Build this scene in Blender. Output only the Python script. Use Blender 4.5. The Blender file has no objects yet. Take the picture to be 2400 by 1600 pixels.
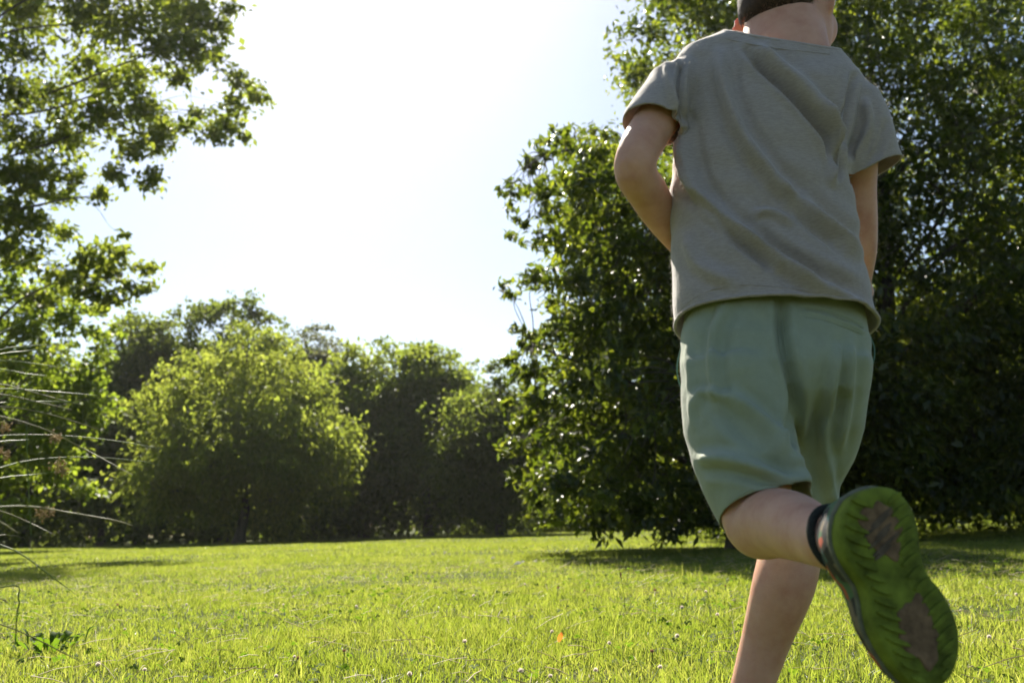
import bpy, bmesh, math, random
import numpy as np
from mathutils import Vector, Matrix

rng = np.random.default_rng(11)
random.seed(11)
scene = bpy.context.scene
COL = scene.collection
R = math.radians

# ------------------------------------------------------------------ camera
FPX, CX, CY = 2300.0, 1200.0, 800.0          # focal length and centre in photo pixels
PITCH = math.atan(432.0 / FPX)
CAMZ = 0.35
cam_d = bpy.data.cameras.new('camera')
cam = bpy.data.objects.new('camera', cam_d)
COL.objects.link(cam)
cam.location = (0, 0, CAMZ)
cam.rotation_euler = (R(90) + PITCH, 0, 0)
cam_d.sensor_width = 22.3
cam_d.lens = FPX / 2400.0 * 22.3
cam_d.clip_start = 0.05
cam_d.clip_end = 2000
cam_d.dof.use_dof = True
cam_d.dof.focus_distance = 2.2
cam_d.dof.aperture_fstop = 3.4
scene.camera = cam

# ------------------------------------------------------------------ light
SUN_EL, SUN_AZ = R(43), R(-12)               # azimuth from +Y, positive towards +X
world = bpy.data.worlds.new('World')
scene.world = world
world.use_nodes = True
wn = world.node_tree.nodes
wl = world.node_tree.links
sky = wn.new('ShaderNodeTexSky')
sky.sky_type = 'NISHITA'
sky.sun_disc = False
sky.sun_elevation = SUN_EL
sky.sun_rotation = SUN_AZ
sky.air_density = 1.0
sky.dust_density = 0.8
sky.ozone_density = 1.0
bg = wn.get('Background') or wn.new('ShaderNodeBackground')
bg.inputs['Strength'].default_value = 0.052
wl.new(sky.outputs[0], bg.inputs['Color'])
out = wn.get('World Output') or wn.new('ShaderNodeOutputWorld')
wl.new(bg.outputs[0], out.inputs['Surface'])

sd = bpy.data.lights.new('sun', 'SUN')
sd.energy = 5.0
sd.angle = R(0.53)
sd.color = (1.0, 0.93, 0.80)
sun = bpy.data.objects.new('sun', sd)
COL.objects.link(sun)
sdir = Vector((math.sin(SUN_AZ) * math.cos(SUN_EL), math.cos(SUN_AZ) * math.cos(SUN_EL), math.sin(SUN_EL)))
sun.rotation_euler = (-sdir).to_track_quat('-Z', 'Y').to_euler()
sun.location = sdir * 60

scene.view_settings.view_transform = 'Standard'
scene.view_settings.look = 'None'
scene.view_settings.gamma = 1.0
scene.view_settings.exposure = 1.5
scene.render.engine = 'CYCLES'
cy = scene.cycles
cy.use_denoising = True
cy.max_bounces = 8
cy.diffuse_bounces = 4
cy.glossy_bounces = 2
cy.transmission_bounces = 4
cy.transparent_max_bounces = 4
cy.caustics_reflective = False
cy.caustics_refractive = False
cy.sample_clamp_indirect = 6.0
cy.use_adaptive_sampling = True
cy.adaptive_threshold = 0.015

# ------------------------------------------------------------------ projection helpers
SP, CP = math.sin(PITCH), math.cos(PITCH)

def ray(px, py):
    u = (px - CX) / FPX
    v = (CY - py) / FPX
    return np.array([u, CP - v * SP, SP + v * CP])

def P(px, py, Y):
    """world point seen at a photo pixel at world depth Y"""
    d = ray(px, py)
    return np.array([0, 0, CAMZ]) + d * (Y / d[1])

def proj(V):
    """photo pixels of world points"""
    V = np.asarray(V, float)
    x = V[:, 0]; y = V[:, 1]; z = V[:, 2] - CAMZ
    dep = y * CP + z * SP
    v = -y * SP + z * CP
    return np.stack([CX + FPX * x / dep, CY - FPX * v / dep], 1), dep

def ground_z(x, y):
    x = np.asarray(x, float); y = np.asarray(y, float)
    d = np.sqrt(x * x + y * y)
    f = np.clip((d - 2) / 8, 0, 1)
    return 0.028 * x + f * (0.018 * np.sin(x * 0.9 + 1.0) * np.sin(y * 0.5) + 0.03 * np.sin(x * 0.23 + y * 0.17))

def on_ground(px, py, dz=0.0):
    d = ray(px, py)
    t = 3.0
    for _ in range(40):
        p = np.array([0, 0, CAMZ]) + d * t
        g = float(ground_z(p[0], p[1])) + dz
        t += (g - p[2]) / min(d[2], -0.004) * 0.7
        t = min(max(t, 0.3), 80)
    return np.array([0, 0, CAMZ]) + d * t

# ------------------------------------------------------------------ mesh helpers
def np_mesh(name, V, F, smooth=False):
    V = np.asarray(V, np.float32); F = np.asarray(F, np.int32)
    me = bpy.data.meshes.new(name)
    n, k = F.shape
    me.vertices.add(len(V)); me.vertices.foreach_set('co', V.ravel())
    me.loops.add(n * k); me.loops.foreach_set('vertex_index', F.ravel())
    me.polygons.add(n)
    me.polygons.foreach_set('loop_start', np.arange(0, n * k, k, dtype=np.int32))
    me.polygons.foreach_set('loop_total', np.full(n, k, np.int32))
    if smooth:
        me.polygons.foreach_set('use_smooth', np.ones(n, bool))
    me.update(calc_edges=True)
    return me

def link(name, me, mat=None, parent=None, loc=None):
    o = bpy.data.objects.new(name, me)
    COL.objects.link(o)
    if mat is not None and me is not None and len(me.materials) == 0:
        me.materials.append(mat)
    if parent is not None:
        o.parent = parent
        o.matrix_parent_inverse = Matrix.Translation(-Vector(parent.location))
    return o

def tag(o, label=None, cat=None, group=None, kind=None):
    if label: o['label'] = label
    if cat: o['category'] = cat
    if group: o['group'] = group
    if kind: o['kind'] = kind
    return o

def empty(name, loc, label, cat, group=None):
    o = bpy.data.objects.new(name, None)
    COL.objects.link(o)
    o.location = loc
    o.empty_display_size = 0.1
    return tag(o, label, cat, group)

def catmull(pts, sub):
    pts = np.asarray(pts, float)
    if len(pts) < 3 and sub < 2:
        return pts
    q = np.vstack([2 * pts[0] - pts[1], pts, 2 * pts[-1] - pts[-2]])
    res = []
    for i in range(len(pts) - 1):
        p0, p1, p2, p3 = q[i:i + 4]
        for s in range(sub):
            t = s / sub
            res.append(0.5 * ((2 * p1) + (-p0 + p2) * t + (2 * p0 - 5 * p1 + 4 * p2 - p3) * t * t + (-p0 + 3 * p1 - 3 * p2 + p3) * t ** 3))
    res.append(pts[-1])
    return np.array(res)

def tube(pts, rad, n=6, cap=True):
    """quads/tris as quads (degenerate-free): returns V, F(quads)"""
    pts = np.asarray(pts, float); rad = np.asarray(rad, float)
    T = np.gradient(pts, axis=0)
    T /= np.linalg.norm(T, axis=1)[:, None] + 1e-12
    up = np.array([0, 0, 1.0]) if abs(T[0, 2]) < 0.9 else np.array([0, 1.0, 0])
    V = []
    a = np.cross(T[0], up); a /= np.linalg.norm(a)
    th = np.arange(n) * 2 * math.pi / n
    for i in range(len(pts)):
        a = a - T[i] * np.dot(a, T[i]); a /= np.linalg.norm(a) + 1e-12
        b = np.cross(T[i], a)
        V.append(pts[i] + rad[i] * (np.cos(th)[:, None] * a + np.sin(th)[:, None] * b))
    V = np.vstack(V)
    m = len(pts)
    i = np.arange(m - 1)[:, None] * n; j = np.arange(n)[None, :]; j2 = (j + 1) % n
    F = np.stack([i + j, i + j2, i + n + j2, i + n + j], -1).reshape(-1, 4)
    return V, F

def join_vf(lst):
    Vs, Fs, off = [], [], 0
    for V, F in lst:
        Vs.append(V); Fs.append(F + off); off += len(V)
    return np.vstack(Vs), np.vstack(Fs)

# ------------------------------------------------------------------ materials
def new_mat(name):
    m = bpy.data.materials.new(name)
    m.use_nodes = True
    nt = m.node_tree
    nt.nodes.clear()
    return m, nt, nt.nodes, nt.links

def ramp(nd, stops):
    r = nd.new('ShaderNodeValToRGB')
    el = r.color_ramp.elements
    while len(el) > 1:
        el.remove(el[-1])
    el[0].position = stops[0][0]; el[0].color = (*stops[0][1], 1)
    for p, c in stops[1:]:
        e = el.new(p); e.color = (*c, 1)
    return r

def noise(nd, lk, scale, detail=3.0, coord=None, rough=0.55):
    n = nd.new('ShaderNodeTexNoise')
    n.inputs['Scale'].default_value = scale
    n.inputs['Detail'].default_value = detail
    n.inputs['Roughness'].default_value = rough
    if coord is not None:
        lk.new(coord, n.inputs['Vector'])
    return n

def leaf_material(name, cols, trans, tmix=0.45, rough=0.4, spec=0.5, hue_scale=0.5):
    m, nt, nd, lk = new_mat(name)
    geo = nd.new('ShaderNodeNewGeometry')
    tc = nd.new('ShaderNodeTexCoord')
    rp = ramp(nd, [(i / (len(cols) - 1), c) for i, c in enumerate(cols)])
    nz = noise(nd, lk, hue_scale, 2.0, tc.outputs['Object'])
    mth = nd.new('ShaderNodeMath'); mth.operation = 'MULTIPLY_ADD'
    lk.new(geo.outputs['Random Per Island'], mth.inputs[0]); mth.inputs[1].default_value = 0.6
    sub = nd.new('ShaderNodeMath'); sub.operation = 'MULTIPLY_ADD'
    lk.new(nz.outputs['Fac'], sub.inputs[0]); sub.inputs[1].default_value = 0.9; sub.inputs[2].default_value = -0.25
    lk.new(sub.outputs[0], mth.inputs[2])
    lk.new(mth.outputs[0], rp.inputs[0])
    pr = nd.new('ShaderNodeBsdfPrincipled')
    pr.inputs['Roughness'].default_value = rough
    pr.inputs['Specular IOR Level'].default_value = spec
    lk.new(rp.outputs[0], pr.inputs['Base Color'])
    tr = nd.new('ShaderNodeBsdfTranslucent')
    rt = ramp(nd, [(i / (len(trans) - 1), c) for i, c in enumerate(trans)])
    lk.new(mth.outputs[0], rt.inputs[0])
    lk.new(rt.outputs[0], tr.inputs['Color'])
    mx = nd.new('ShaderNodeMixShader'); mx.inputs[0].default_value = tmix
    lk.new(pr.outputs[0], mx.inputs[1]); lk.new(tr.outputs[0], mx.inputs[2])
    o = nd.new('ShaderNodeOutputMaterial'); lk.new(mx.outputs[0], o.inputs[0])
    return m

def bark_material(name, c1, c2):
    m, nt, nd, lk = new_mat(name)
    tc = nd.new('ShaderNodeTexCoord')
    mp = nd.new('ShaderNodeMapping'); mp.inputs['Scale'].default_value = (9, 9, 1.6)
    lk.new(tc.outputs['Object'], mp.inputs['Vector'])
    nz = noise(nd, lk, 2.0, 6.0, mp.outputs[0], 0.65)
    rp = ramp(nd, [(0.3, c1), (0.7, c2)])
    lk.new(nz.outputs['Fac'], rp.inputs[0])
    pr = nd.new('ShaderNodeBsdfPrincipled'); pr.inputs['Roughness'].default_value = 0.9
    lk.new(rp.outputs[0], pr.inputs['Base Color'])
    bp = nd.new('ShaderNodeBump'); bp.inputs['Strength'].default_value = 0.7; bp.inputs['Distance'].default_value = 0.03
    lk.new(nz.outputs['Fac'], bp.inputs['Height']); lk.new(bp.outputs[0], pr.inputs['Normal'])
    o = nd.new('ShaderNodeOutputMaterial'); lk.new(pr.outputs[0], o.inputs[0])
    return m

M = {}
M['bark'] = bark_material('bark', (0.035, 0.028, 0.02), (0.12, 0.10, 0.08))
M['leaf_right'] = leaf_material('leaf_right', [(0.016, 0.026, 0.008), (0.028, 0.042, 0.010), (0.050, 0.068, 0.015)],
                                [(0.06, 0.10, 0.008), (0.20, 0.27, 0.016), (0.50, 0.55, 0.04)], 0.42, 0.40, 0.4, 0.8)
M['leaf_left'] = leaf_material('leaf_left', [(0.030, 0.050, 0.010), (0.050, 0.078, 0.016), (0.08, 0.11, 0.025)],
                               [(0.13, 0.19, 0.016), (0.28, 0.35, 0.03), (0.50, 0.55, 0.06)], 0.5, 0.5, 0.3, 0.7)
M['leaf_maple'] = leaf_material('leaf_maple', [(0.030, 0.060, 0.010), (0.050, 0.090, 0.014), (0.08, 0.12, 0.018)],
                                [(0.14, 0.22, 0.018), (0.30, 0.40, 0.03), (0.50, 0.57, 0.05)], 0.52, 0.55, 0.25, 0.5)
M['leaf_yellow'] = leaf_material('leaf_yellow', [(0.05, 0.075, 0.014), (0.08, 0.105, 0.018), (0.12, 0.14, 0.025)],
                                 [(0.20, 0.26, 0.03), (0.36, 0.43, 0.05), (0.54, 0.58, 0.09)], 0.54, 0.6, 0.2, 0.35)
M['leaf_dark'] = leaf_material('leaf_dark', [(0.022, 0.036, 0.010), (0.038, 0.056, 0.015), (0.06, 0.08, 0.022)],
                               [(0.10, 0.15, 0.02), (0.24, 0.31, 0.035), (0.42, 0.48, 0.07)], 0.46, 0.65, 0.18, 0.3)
M['leaf_grey'] = leaf_material('leaf_grey', [(0.040, 0.050, 0.024), (0.060, 0.070, 0.035), (0.085, 0.09, 0.05)],
                               [(0.12, 0.14, 0.045), (0.22, 0.24, 0.08), (0.33, 0.33, 0.12)], 0.42, 0.6, 0.2, 0.3)
M['leaf_mid'] = leaf_material('leaf_mid', [(0.035, 0.058, 0.014), (0.055, 0.082, 0.019), (0.085, 0.11, 0.026)],
                              [(0.14, 0.21, 0.02), (0.32, 0.40, 0.04), (0.50, 0.56, 0.07)], 0.5, 0.6, 0.2, 0.35)
M['grass'] = leaf_material('grass', [(0.048, 0.075, 0.012), (0.080, 0.11, 0.02), (0.15, 0.15, 0.05)],
                           [(0.17, 0.245, 0.02), (0.35, 0.43, 0.04), (0.56, 0.55, 0.12)], 0.52, 0.45, 0.3, 1.2)
M['weed'] = leaf_material('weed', [(0.03, 0.06, 0.012), (0.05, 0.09, 0.015)], [(0.12, 0.24, 0.015), (0.26, 0.40, 0.02)], 0.42, 0.75, 0.12)

# ground
def ground_material():
    m, nt, nd, lk = new_mat('lawn_soil')
    tc = nd.new('ShaderNodeTexCoord')
    n1 = noise(nd, lk, 0.35, 4.0, tc.outputs['Object'])
    n2 = noise(nd, lk, 26.0, 5.0, tc.outputs['Object'], 0.7)
    r1 = ramp(nd, [(0.30, (0.055, 0.075, 0.014)), (0.55, (0.075, 0.09, 0.020)), (0.72, (0.12, 0.11, 0.045))])
    lk.new(n1.outputs['Fac'], r1.inputs[0])
    r2 = ramp(nd, [(0.3, (0.45, 0.45, 0.45)), (0.7, (1.15, 1.15, 1.1))])
    lk.new(n2.outputs['Fac'], r2.inputs[0])
    mx = nd.new('ShaderNodeMix'); mx.data_type = 'RGBA'; mx.blend_type = 'MULTIPLY'
    mx.inputs[0].default_value = 1.0
    lk.new(r1.outputs[0], mx.inputs[6]); lk.new(r2.outputs[0], mx.inputs[7])
    pr = nd.new('ShaderNodeBsdfPrincipled'); pr.inputs['Roughness'].default_value = 0.95
    pr.inputs['Specular IOR Level'].default_value = 0.1
    lk.new(mx.outputs[2], pr.inputs['Base Color'])
    bp = nd.new('ShaderNodeBump'); bp.inputs['Strength'].default_value = 0.8; bp.inputs['Distance'].default_value = 0.04
    lk.new(n2.outputs['Fac'], bp.inputs['Height']); lk.new(bp.outputs[0], pr.inputs['Normal'])
    o = nd.new('ShaderNodeOutputMaterial'); lk.new(pr.outputs[0], o.inputs[0])
    return m
M['ground'] = ground_material()

def simple_mat(name, col, rough=0.6, spec=0.4, var=0.2, scale=40, bump=0.0, trans=None, tmix=0.3):
    m, nt, nd, lk = new_mat(name)
    tc = nd.new('ShaderNodeTexCoord')
    nz = noise(nd, lk, scale, 4.0, tc.outputs['Object'])
    c1 = tuple(c * (1 - var) for c in col); c2 = tuple(min(1, c * (1 + var)) for c in col)
    rp = ramp(nd, [(0.3, c1), (0.7, c2)]); lk.new(nz.outputs['Fac'], rp.inputs[0])
    pr = nd.new('ShaderNodeBsdfPrincipled'); pr.inputs['Roughness'].default_value = rough
    pr.inputs['Specular IOR Level'].default_value = spec
    lk.new(rp.outputs[0], pr.inputs['Base Color'])
    if bump:
        bp = nd.new('ShaderNodeBump'); bp.inputs['Strength'].default_value = bump; bp.inputs['Distance'].default_value = 0.002
        lk.new(nz.outputs['Fac'], bp.inputs['Height']); lk.new(bp.outputs[0], pr.inputs['Normal'])
    o = nd.new('ShaderNodeOutputMaterial')
    if trans:
        tr = nd.new('ShaderNodeBsdfTranslucent'); tr.inputs['Color'].default_value = (*trans, 1)
        mx = nd.new('ShaderNodeMixShader'); mx.inputs[0].default_value = tmix
        lk.new(pr.outputs[0], mx.inputs[1]); lk.new(tr.outputs[0], mx.inputs[2]); lk.new(mx.outputs[0], o.inputs[0])
    else:
        lk.new(pr.outputs[0], o.inputs[0])
    return m

# ------------------------------------------------------------------ ground
def build_ground():
    xs = np.concatenate([np.linspace(-420, -30, 24), np.linspace(-28, 28, 90), np.linspace(30, 420, 24)])
    ys = np.concatenate([np.linspace(-60, -4, 12), np.linspace(-3, 60, 110), np.linspace(64, 700, 30)])
    X, Y = np.meshgrid(xs, ys)
    V = np.stack([X, Y, ground_z(X, Y)], -1).reshape(-1, 3)
    nx, ny = len(xs), len(ys)
    i = np.arange(ny - 1)[:, None] * nx; j = np.arange(nx - 1)[None, :]
    F = np.stack([i + j, i + j + 1, i + nx + j + 1, i + nx + j], -1).reshape(-1, 4)
    g = link('ground', np_mesh('ground', V, F, True), M['ground'])
    tag(g, 'sunlit green lawn rising gently to the right', 'lawn', kind='structure')
build_ground()

# ------------------------------------------------------------------ grass blades
def fbm2(x, y, s=1.0):
    return (np.sin(x * 1.7 * s + 1.3 * np.sin(y * 1.1 * s)) + np.sin(y * 2.3 * s + 1.7 * np.sin(x * 0.9 * s + 2))
            + 0.6 * np.sin(x * 5.1 * s + 2.0 * np.sin(y * 3.7 * s)) + 0.6 * np.sin(y * 6.3 * s + 1.5 * np.sin(x * 4.1 * s))) / 3.2

def grass_band(d1, d2, dens, h, w, seg, a1=-33, a2=33):
    area = R(a2 - a1) / 2 * (d2 * d2 - d1 * d1)
    n = int(area * dens)
    d = np.sqrt(rng.uniform(d1 * d1, d2 * d2, n))
    a = rng.uniform(R(a1), R(a2), n)
    x = d * np.sin(a); y = d * np.cos(a)
    cl = fbm2(x, y, 4.3) * 0.6 + fbm2(x + 7, y - 3, 1.1) * 0.5
    keep = rng.random(n) < np.clip(0.72 + 0.62 * cl, 0.14, 1)
    x, y, cl = x[keep], y[keep], cl[keep]; n = len(x)
    H = h * (0.55 + 0.75 * rng.random(n) ** 1.6) * np.clip(1 + 0.62 * cl, 0.35, 1.8)
    tall = rng.random(n) < 0.03
    H[tall] *= 1.7
    W = w * rng.uniform(0.6, 1.25, n)
    th = rng.uniform(0, 2 * math.pi, n)
    lean = np.minimum(np.abs(rng.normal(0.6, 0.45, n)), 1.25) * H
    lth = rng.uniform(0, 2 * math.pi, n)
    lx, ly = np.cos(lth) * lean, np.sin(lth) * lean
    sx, sy = np.cos(th) * W / 2, np.sin(th) * W / 2
    z = ground_z(x, y) - 0.004
    Hz = np.sqrt(np.maximum(H * H - lean * lean * 0.6, (0.35 * H) ** 2))
    if seg == 1:
        V = np.stack([np.stack([x - sx, y - sy, z], 1), np.stack([x + sx, y + sy, z], 1), np.stack([x + lx, y + ly, z + Hz], 1)], 1)
        F = np.arange(n)[:, None] * 3 + np.array([[0, 1, 2]])
        return V.reshape(-1, 3), F
    k = 0.55
    V = np.stack([np.stack([x - sx, y - sy, z], 1), np.stack([x + sx, y + sy, z], 1),
                  np.stack([x + lx * .3 - sx * .8, y + ly * .3 - sy * .8, z + Hz * k], 1),
                  np.stack([x + lx * .3 + sx * .8, y + ly * .3 + sy * .8, z + Hz * k], 1),
                  np.stack([x + lx, y + ly, z + Hz], 1)], 1)
    F = (np.arange(n)[:, None, None] * 5 + np.array([[[0, 1, 3], [0, 3, 2], [2, 3, 4]]])).reshape(-1, 3)
    return V.reshape(-1, 3), F

def build_grass():
    parts = [grass_band(1.6, 3.5, 17500, 0.040, 0.0033, 3),
             grass_band(3.5, 6.0, 9500, 0.038, 0.0038, 3),
             grass_band(6.0, 12.0, 3400, 0.034, 0.0068, 1),
             grass_band(12.0, 25.0, 750, 0.032, 0.016, 1),
             grass_band(25.0, 47.0, 180, 0.032, 0.034, 1)]
    V, F = join_vf(parts)
    tag(link('grass', np_mesh('grass', V, F), M['grass']), 'short sunlit lawn grass covering the ground', 'grass', kind='stuff')
build_grass()

def build_ground_cover():
    # clover leaflets in threes, low in the turf: too many to count
    n = 5200
    d = np.sqrt(rng.uniform(1.5 ** 2, 7.0 ** 2, n)); t = rng.uniform(R(-34), R(34), n)
    x, y = d * np.sin(t), d * np.cos(t)
    k = fbm2(x * 1.0 + 3, y * 1.0, 2.2) > 0.10
    x, y = x[k], y[k]; n = len(x)
    z = ground_z(x, y) + rng.uniform(0.015, 0.045, n)
    c = np.stack([x, y, z], 1); C, D, N, L = [], [], [], []
    up = np.array([0, 0, 1.0]) + rng.normal(scale=0.45, size=(n, 3)); up /= np.linalg.norm(up, axis=1)[:, None]
    th = rng.uniform(0, 6.28, n); l = rng.uniform(0.008, 0.015, n)
    for i in range(3):
        a_ = th + i * 2.094
        dd = np.stack([np.cos(a_), np.sin(a_), np.zeros(n)], 1)
        dd -= up * np.sum(dd * up, 1, keepdims=True)
        C.append(c + dd * l[:, None] * 0.55); D.append(dd); N.append(up); L.append(l)
    C, D, N, L = np.vstack(C), np.vstack(D), np.vstack(N), np.concatenate(L)
    V, F = leaf_mesh(C, L, L * 0.95, D, N, 0.1)
    tag(link('ground_cover', np_mesh('ground_cover', V, F), M['weed']), 'small clover leaves growing low among the grass', 'clover', kind='stuff')

# ------------------------------------------------------------------ trees
def unit(v):
    return v / (np.linalg.norm(v, axis=-1, keepdims=True) + 1e-12)

def leaf_mesh(C, L, W, D, N, fold=0.15):
    D = unit(D); S = unit(np.cross(N, D)); N2 = np.cross(D, S)
    L = L[:, None]; W = W[:, None]
    b = C - D * L * 0.5; t = C + D * L * 0.5 - N2 * L * 0.08
    l = C + S * W * 0.5 + N2 * W * fold; r = C - S * W * 0.5 + N2 * W * fold
    V = np.stack([b, r, t, l], 1).reshape(-1, 3)
    F = (np.arange(len(C))[:, None, None] * 4 + np.array([[[0, 1, 2], [0, 2, 3]]])).reshape(-1, 3)
    return V, F

build_ground_cover()

def lobe_leaves(c, r, n, leaf, width, flat=0.7, ncl=None, droop=0.3, twigs=None, cl_size=0.3, shell=0.45):
    """leaf sprays in an ellipsoid: sub-clusters on twigs, with gaps between them"""
    ncl = ncl or max(6, int(n / 48))
    u = unit(rng.normal(size=(ncl, 3)) + np.array([0, 0, 0.35])) * (rng.random((ncl, 1)) ** shell)
    cc = c + u * r * np.array([1, 1, flat])
    idx = rng.integers(0, ncl, n)
    outd = unit(cc - c + rng.normal(scale=0.15 * r, size=cc.shape) + np.array([0, 0, -0.1 * r]))
    s = rng.normal(size=(n, 3)) * r * cl_size * np.array([1, 1, 0.55])
    s += outd[idx] * rng.normal(scale=r * cl_size * 0.8, size=(n, 1))
    C = cc[idx] + s
    D = unit(outd[idx] * 0.8 + rng.normal(scale=0.7, size=(n, 3)) + np.array([0, 0, -droop]))
    N = unit(np.array([0, 0, 1.0]) + rng.normal(scale=0.65, size=(n, 3)))
    L = leaf * rng.uniform(0.6, 1.25, n); W = L * width * rng.uniform(0.8, 1.2, n)
    if twigs is not None:
        for k in range(ncl):
            if np.linalg.norm(cc[k] - c) > 0.2 * r:
                mid = (c + cc[k]) / 2 + rng.normal(scale=0.06 * r, size=3) + np.array([0, 0, 0.06 * r])
                twigs.append(tube(np.array([c, mid, cc[k] + outd[k] * r * 0.12]), np.array([0.008 * r + 0.002, 0.003, 0.0015]), 3))
    return leaf_mesh(C, L, W, D, N)

def limb_path(a, b, sag=0.0, wob=0.08):
    a = np.asarray(a, float); b = np.asarray(b, float)
    d = np.linalg.norm(b - a)
    m1 = a + (b - a) * 0.35 + rng.normal(scale=wob * d, size=3) * np.array([1, 1, .6]) + np.array([0, 0, 0.10 * d + sag])
    m2 = a + (b - a) * 0.7 + rng.normal(scale=wob * d, size=3) * np.array([1, 1, .6]) + np.array([0, 0, 0.06 * d + sag])
    return catmull([a, m1, m2, b], 5)

def make_tree(name, label, cat, base, height, trunk_r, lobes, mat, leaf, width, dens, flat=0.7, droop=0.3,
              limbs_as_parts=True, n_limbs=None, lean=(0, 0), twiggy=True, cl_size=0.3, group=None, min_limb_r=0.02, shell=0.45):
    """lobes: list of (centre xyz, radius, leaf factor)"""
    base = np.array([base[0], base[1], float(ground_z(base[0], base[1]))])
    root = empty(name, tuple(base), label, cat, group)
    top = base + np.array([lean[0], lean[1], height])
    tp = catmull([base + np.array([0, 0, -0.15]), base + (top - base) * 0.3 + np.append(rng.normal(scale=0.06, size=2) * height * 0.3, 0),
                  base + (top - base) * 0.65 + np.append(rng.normal(scale=0.06, size=2) * height * 0.3, 0), top], 7)
    tr = trunk_r * (1 - 0.88 * np.linspace(0, 1, len(tp)) ** 0.9)
    tr[0] *= 1.45; tr[1] *= 1.2
    tv = [tube(tp, tr, 12)]
    crown, branches = [], []
    for (c, r, fac) in lobes:
        c = np.asarray(c, float)
        tw = [] if twiggy else None
        n = int(dens * r * r * fac)
        if n > 3:
            crown.append(lobe_leaves(c, r, n, leaf, width, flat, None, droop, tw, cl_size, shell))
        zt = max(base[2] + height * 0.16, c[2] - 0.55 * np.hypot(c[0] - base[0], c[1] - base[1]))
        k = int(np.argmin(np.abs(tp[:, 2] - zt)))
        k = min(k, len(tp) - 3)
        branches.append((c, k, tw))
    order = list(range(len(branches)))
    if n_limbs is not None and n_limbs < len(order):
        random.shuffle(order)
        main = set(order[:n_limbs])
    else:
        main = set(order)
    starts = [tp[k] for _, k, _ in branches]
    mainlist = [i for i in main]
    limb_geo = {}
    paths = {}
    for i in mainlist:
        c, k, tw = branches[i]
        path = limb_path(tp[k], c)
        paths[i] = path
        r0 = max(min(tr[k] * 0.55, 0.008 * np.linalg.norm(c - tp[k]) + 0.010, 0.055), min_limb_r)
        limb_geo[i] = [tube(path, np.linspace(r0, max(0.012, r0 * 0.25), len(path)), 6)]
        if tw: limb_geo[i] += tw
    for i in range(len(branches)):
        if i in main: continue
        c, k, tw = branches[i]
        best = min(mainlist, key=lambda j: np.min(np.linalg.norm(paths[j] - c, axis=1)))
        q = paths[best]; a = q[int(np.argmin(np.linalg.norm(q - c, axis=1)))]
        path = limb_path(a, c)
        limb_geo[best].append(tube(path, np.linspace(0.0075, 0.003, len(path)), 4))
        if tw: limb_geo[best] += tw
    if limbs_as_parts:
        for i in mainlist:
            V, F = join_vf(limb_geo[i])
            link('branch', np_mesh('branch', V, F, True), M['bark'], root)
    else:
        for i in mainlist: tv += limb_geo[i]
    V, F = join_vf(tv)
    link('trunk', np_mesh('trunk', V, F, True), M['bark'], root)
    V, F = join_vf(crown)
    cr = link('crown', np_mesh('crown', V, F), mat, root)
    cr['kind'] = 'stuff'
    return root

def px_lobes(lst, Y, dj, fac=1.0):
    """lobes from photo outlines (px, py, radius px) spread over a real depth range"""
    res = []
    for l in lst:
        y = Y + rng.uniform(-dj, dj)
        c = P(l[0], l[1], y)
        res.append((c, l[2] * y / FPX, fac * (l[3] if len(l) > 3 else 1.0)))
    return res

# --- tall dark tree on the right
def right_tall():
    ly = [-420, -250, -100, 0, 100, 200, 290, 360, 500, 1200]
    lx = [1800, 1680, 1560, 1510, 1460, 1440, 1480, 1560, 1560, 1600]
    L = []
    for py in np.arange(-60, 1200, 108):
        left = np.interp(py, ly, lx)
        px = left + 60
        while px < 2760:
            for layer in range(3):
                dy = [-2.6, -0.3, 2.2][layer] + rng.uniform(-0.9, 0.9)
                r = rng.uniform(75, 115)
                if px < left + 160:
                    if layer == 0: continue
                    r = rng.uniform(50, 75); dy *= 0.5
                jx, jy = px + rng.uniform(-45, 45), py + rng.uniform(-45, 45)
                f = 1.0
                if jx > 2020 and jy < 760: f = 0.66
                if jx > 2020 and jy < 300: f = 0.52
                if jy > 700: f = 1.3
                y = 17.0 + dy
                L.append((P(jx, jy, y), r * y / FPX, f))
            px += 125
    b = P(2090, 1232, 17.0)
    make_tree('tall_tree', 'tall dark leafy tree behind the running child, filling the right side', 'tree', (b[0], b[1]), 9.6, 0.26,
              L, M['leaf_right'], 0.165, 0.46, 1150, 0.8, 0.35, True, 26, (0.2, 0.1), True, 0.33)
right_tall()

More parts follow.
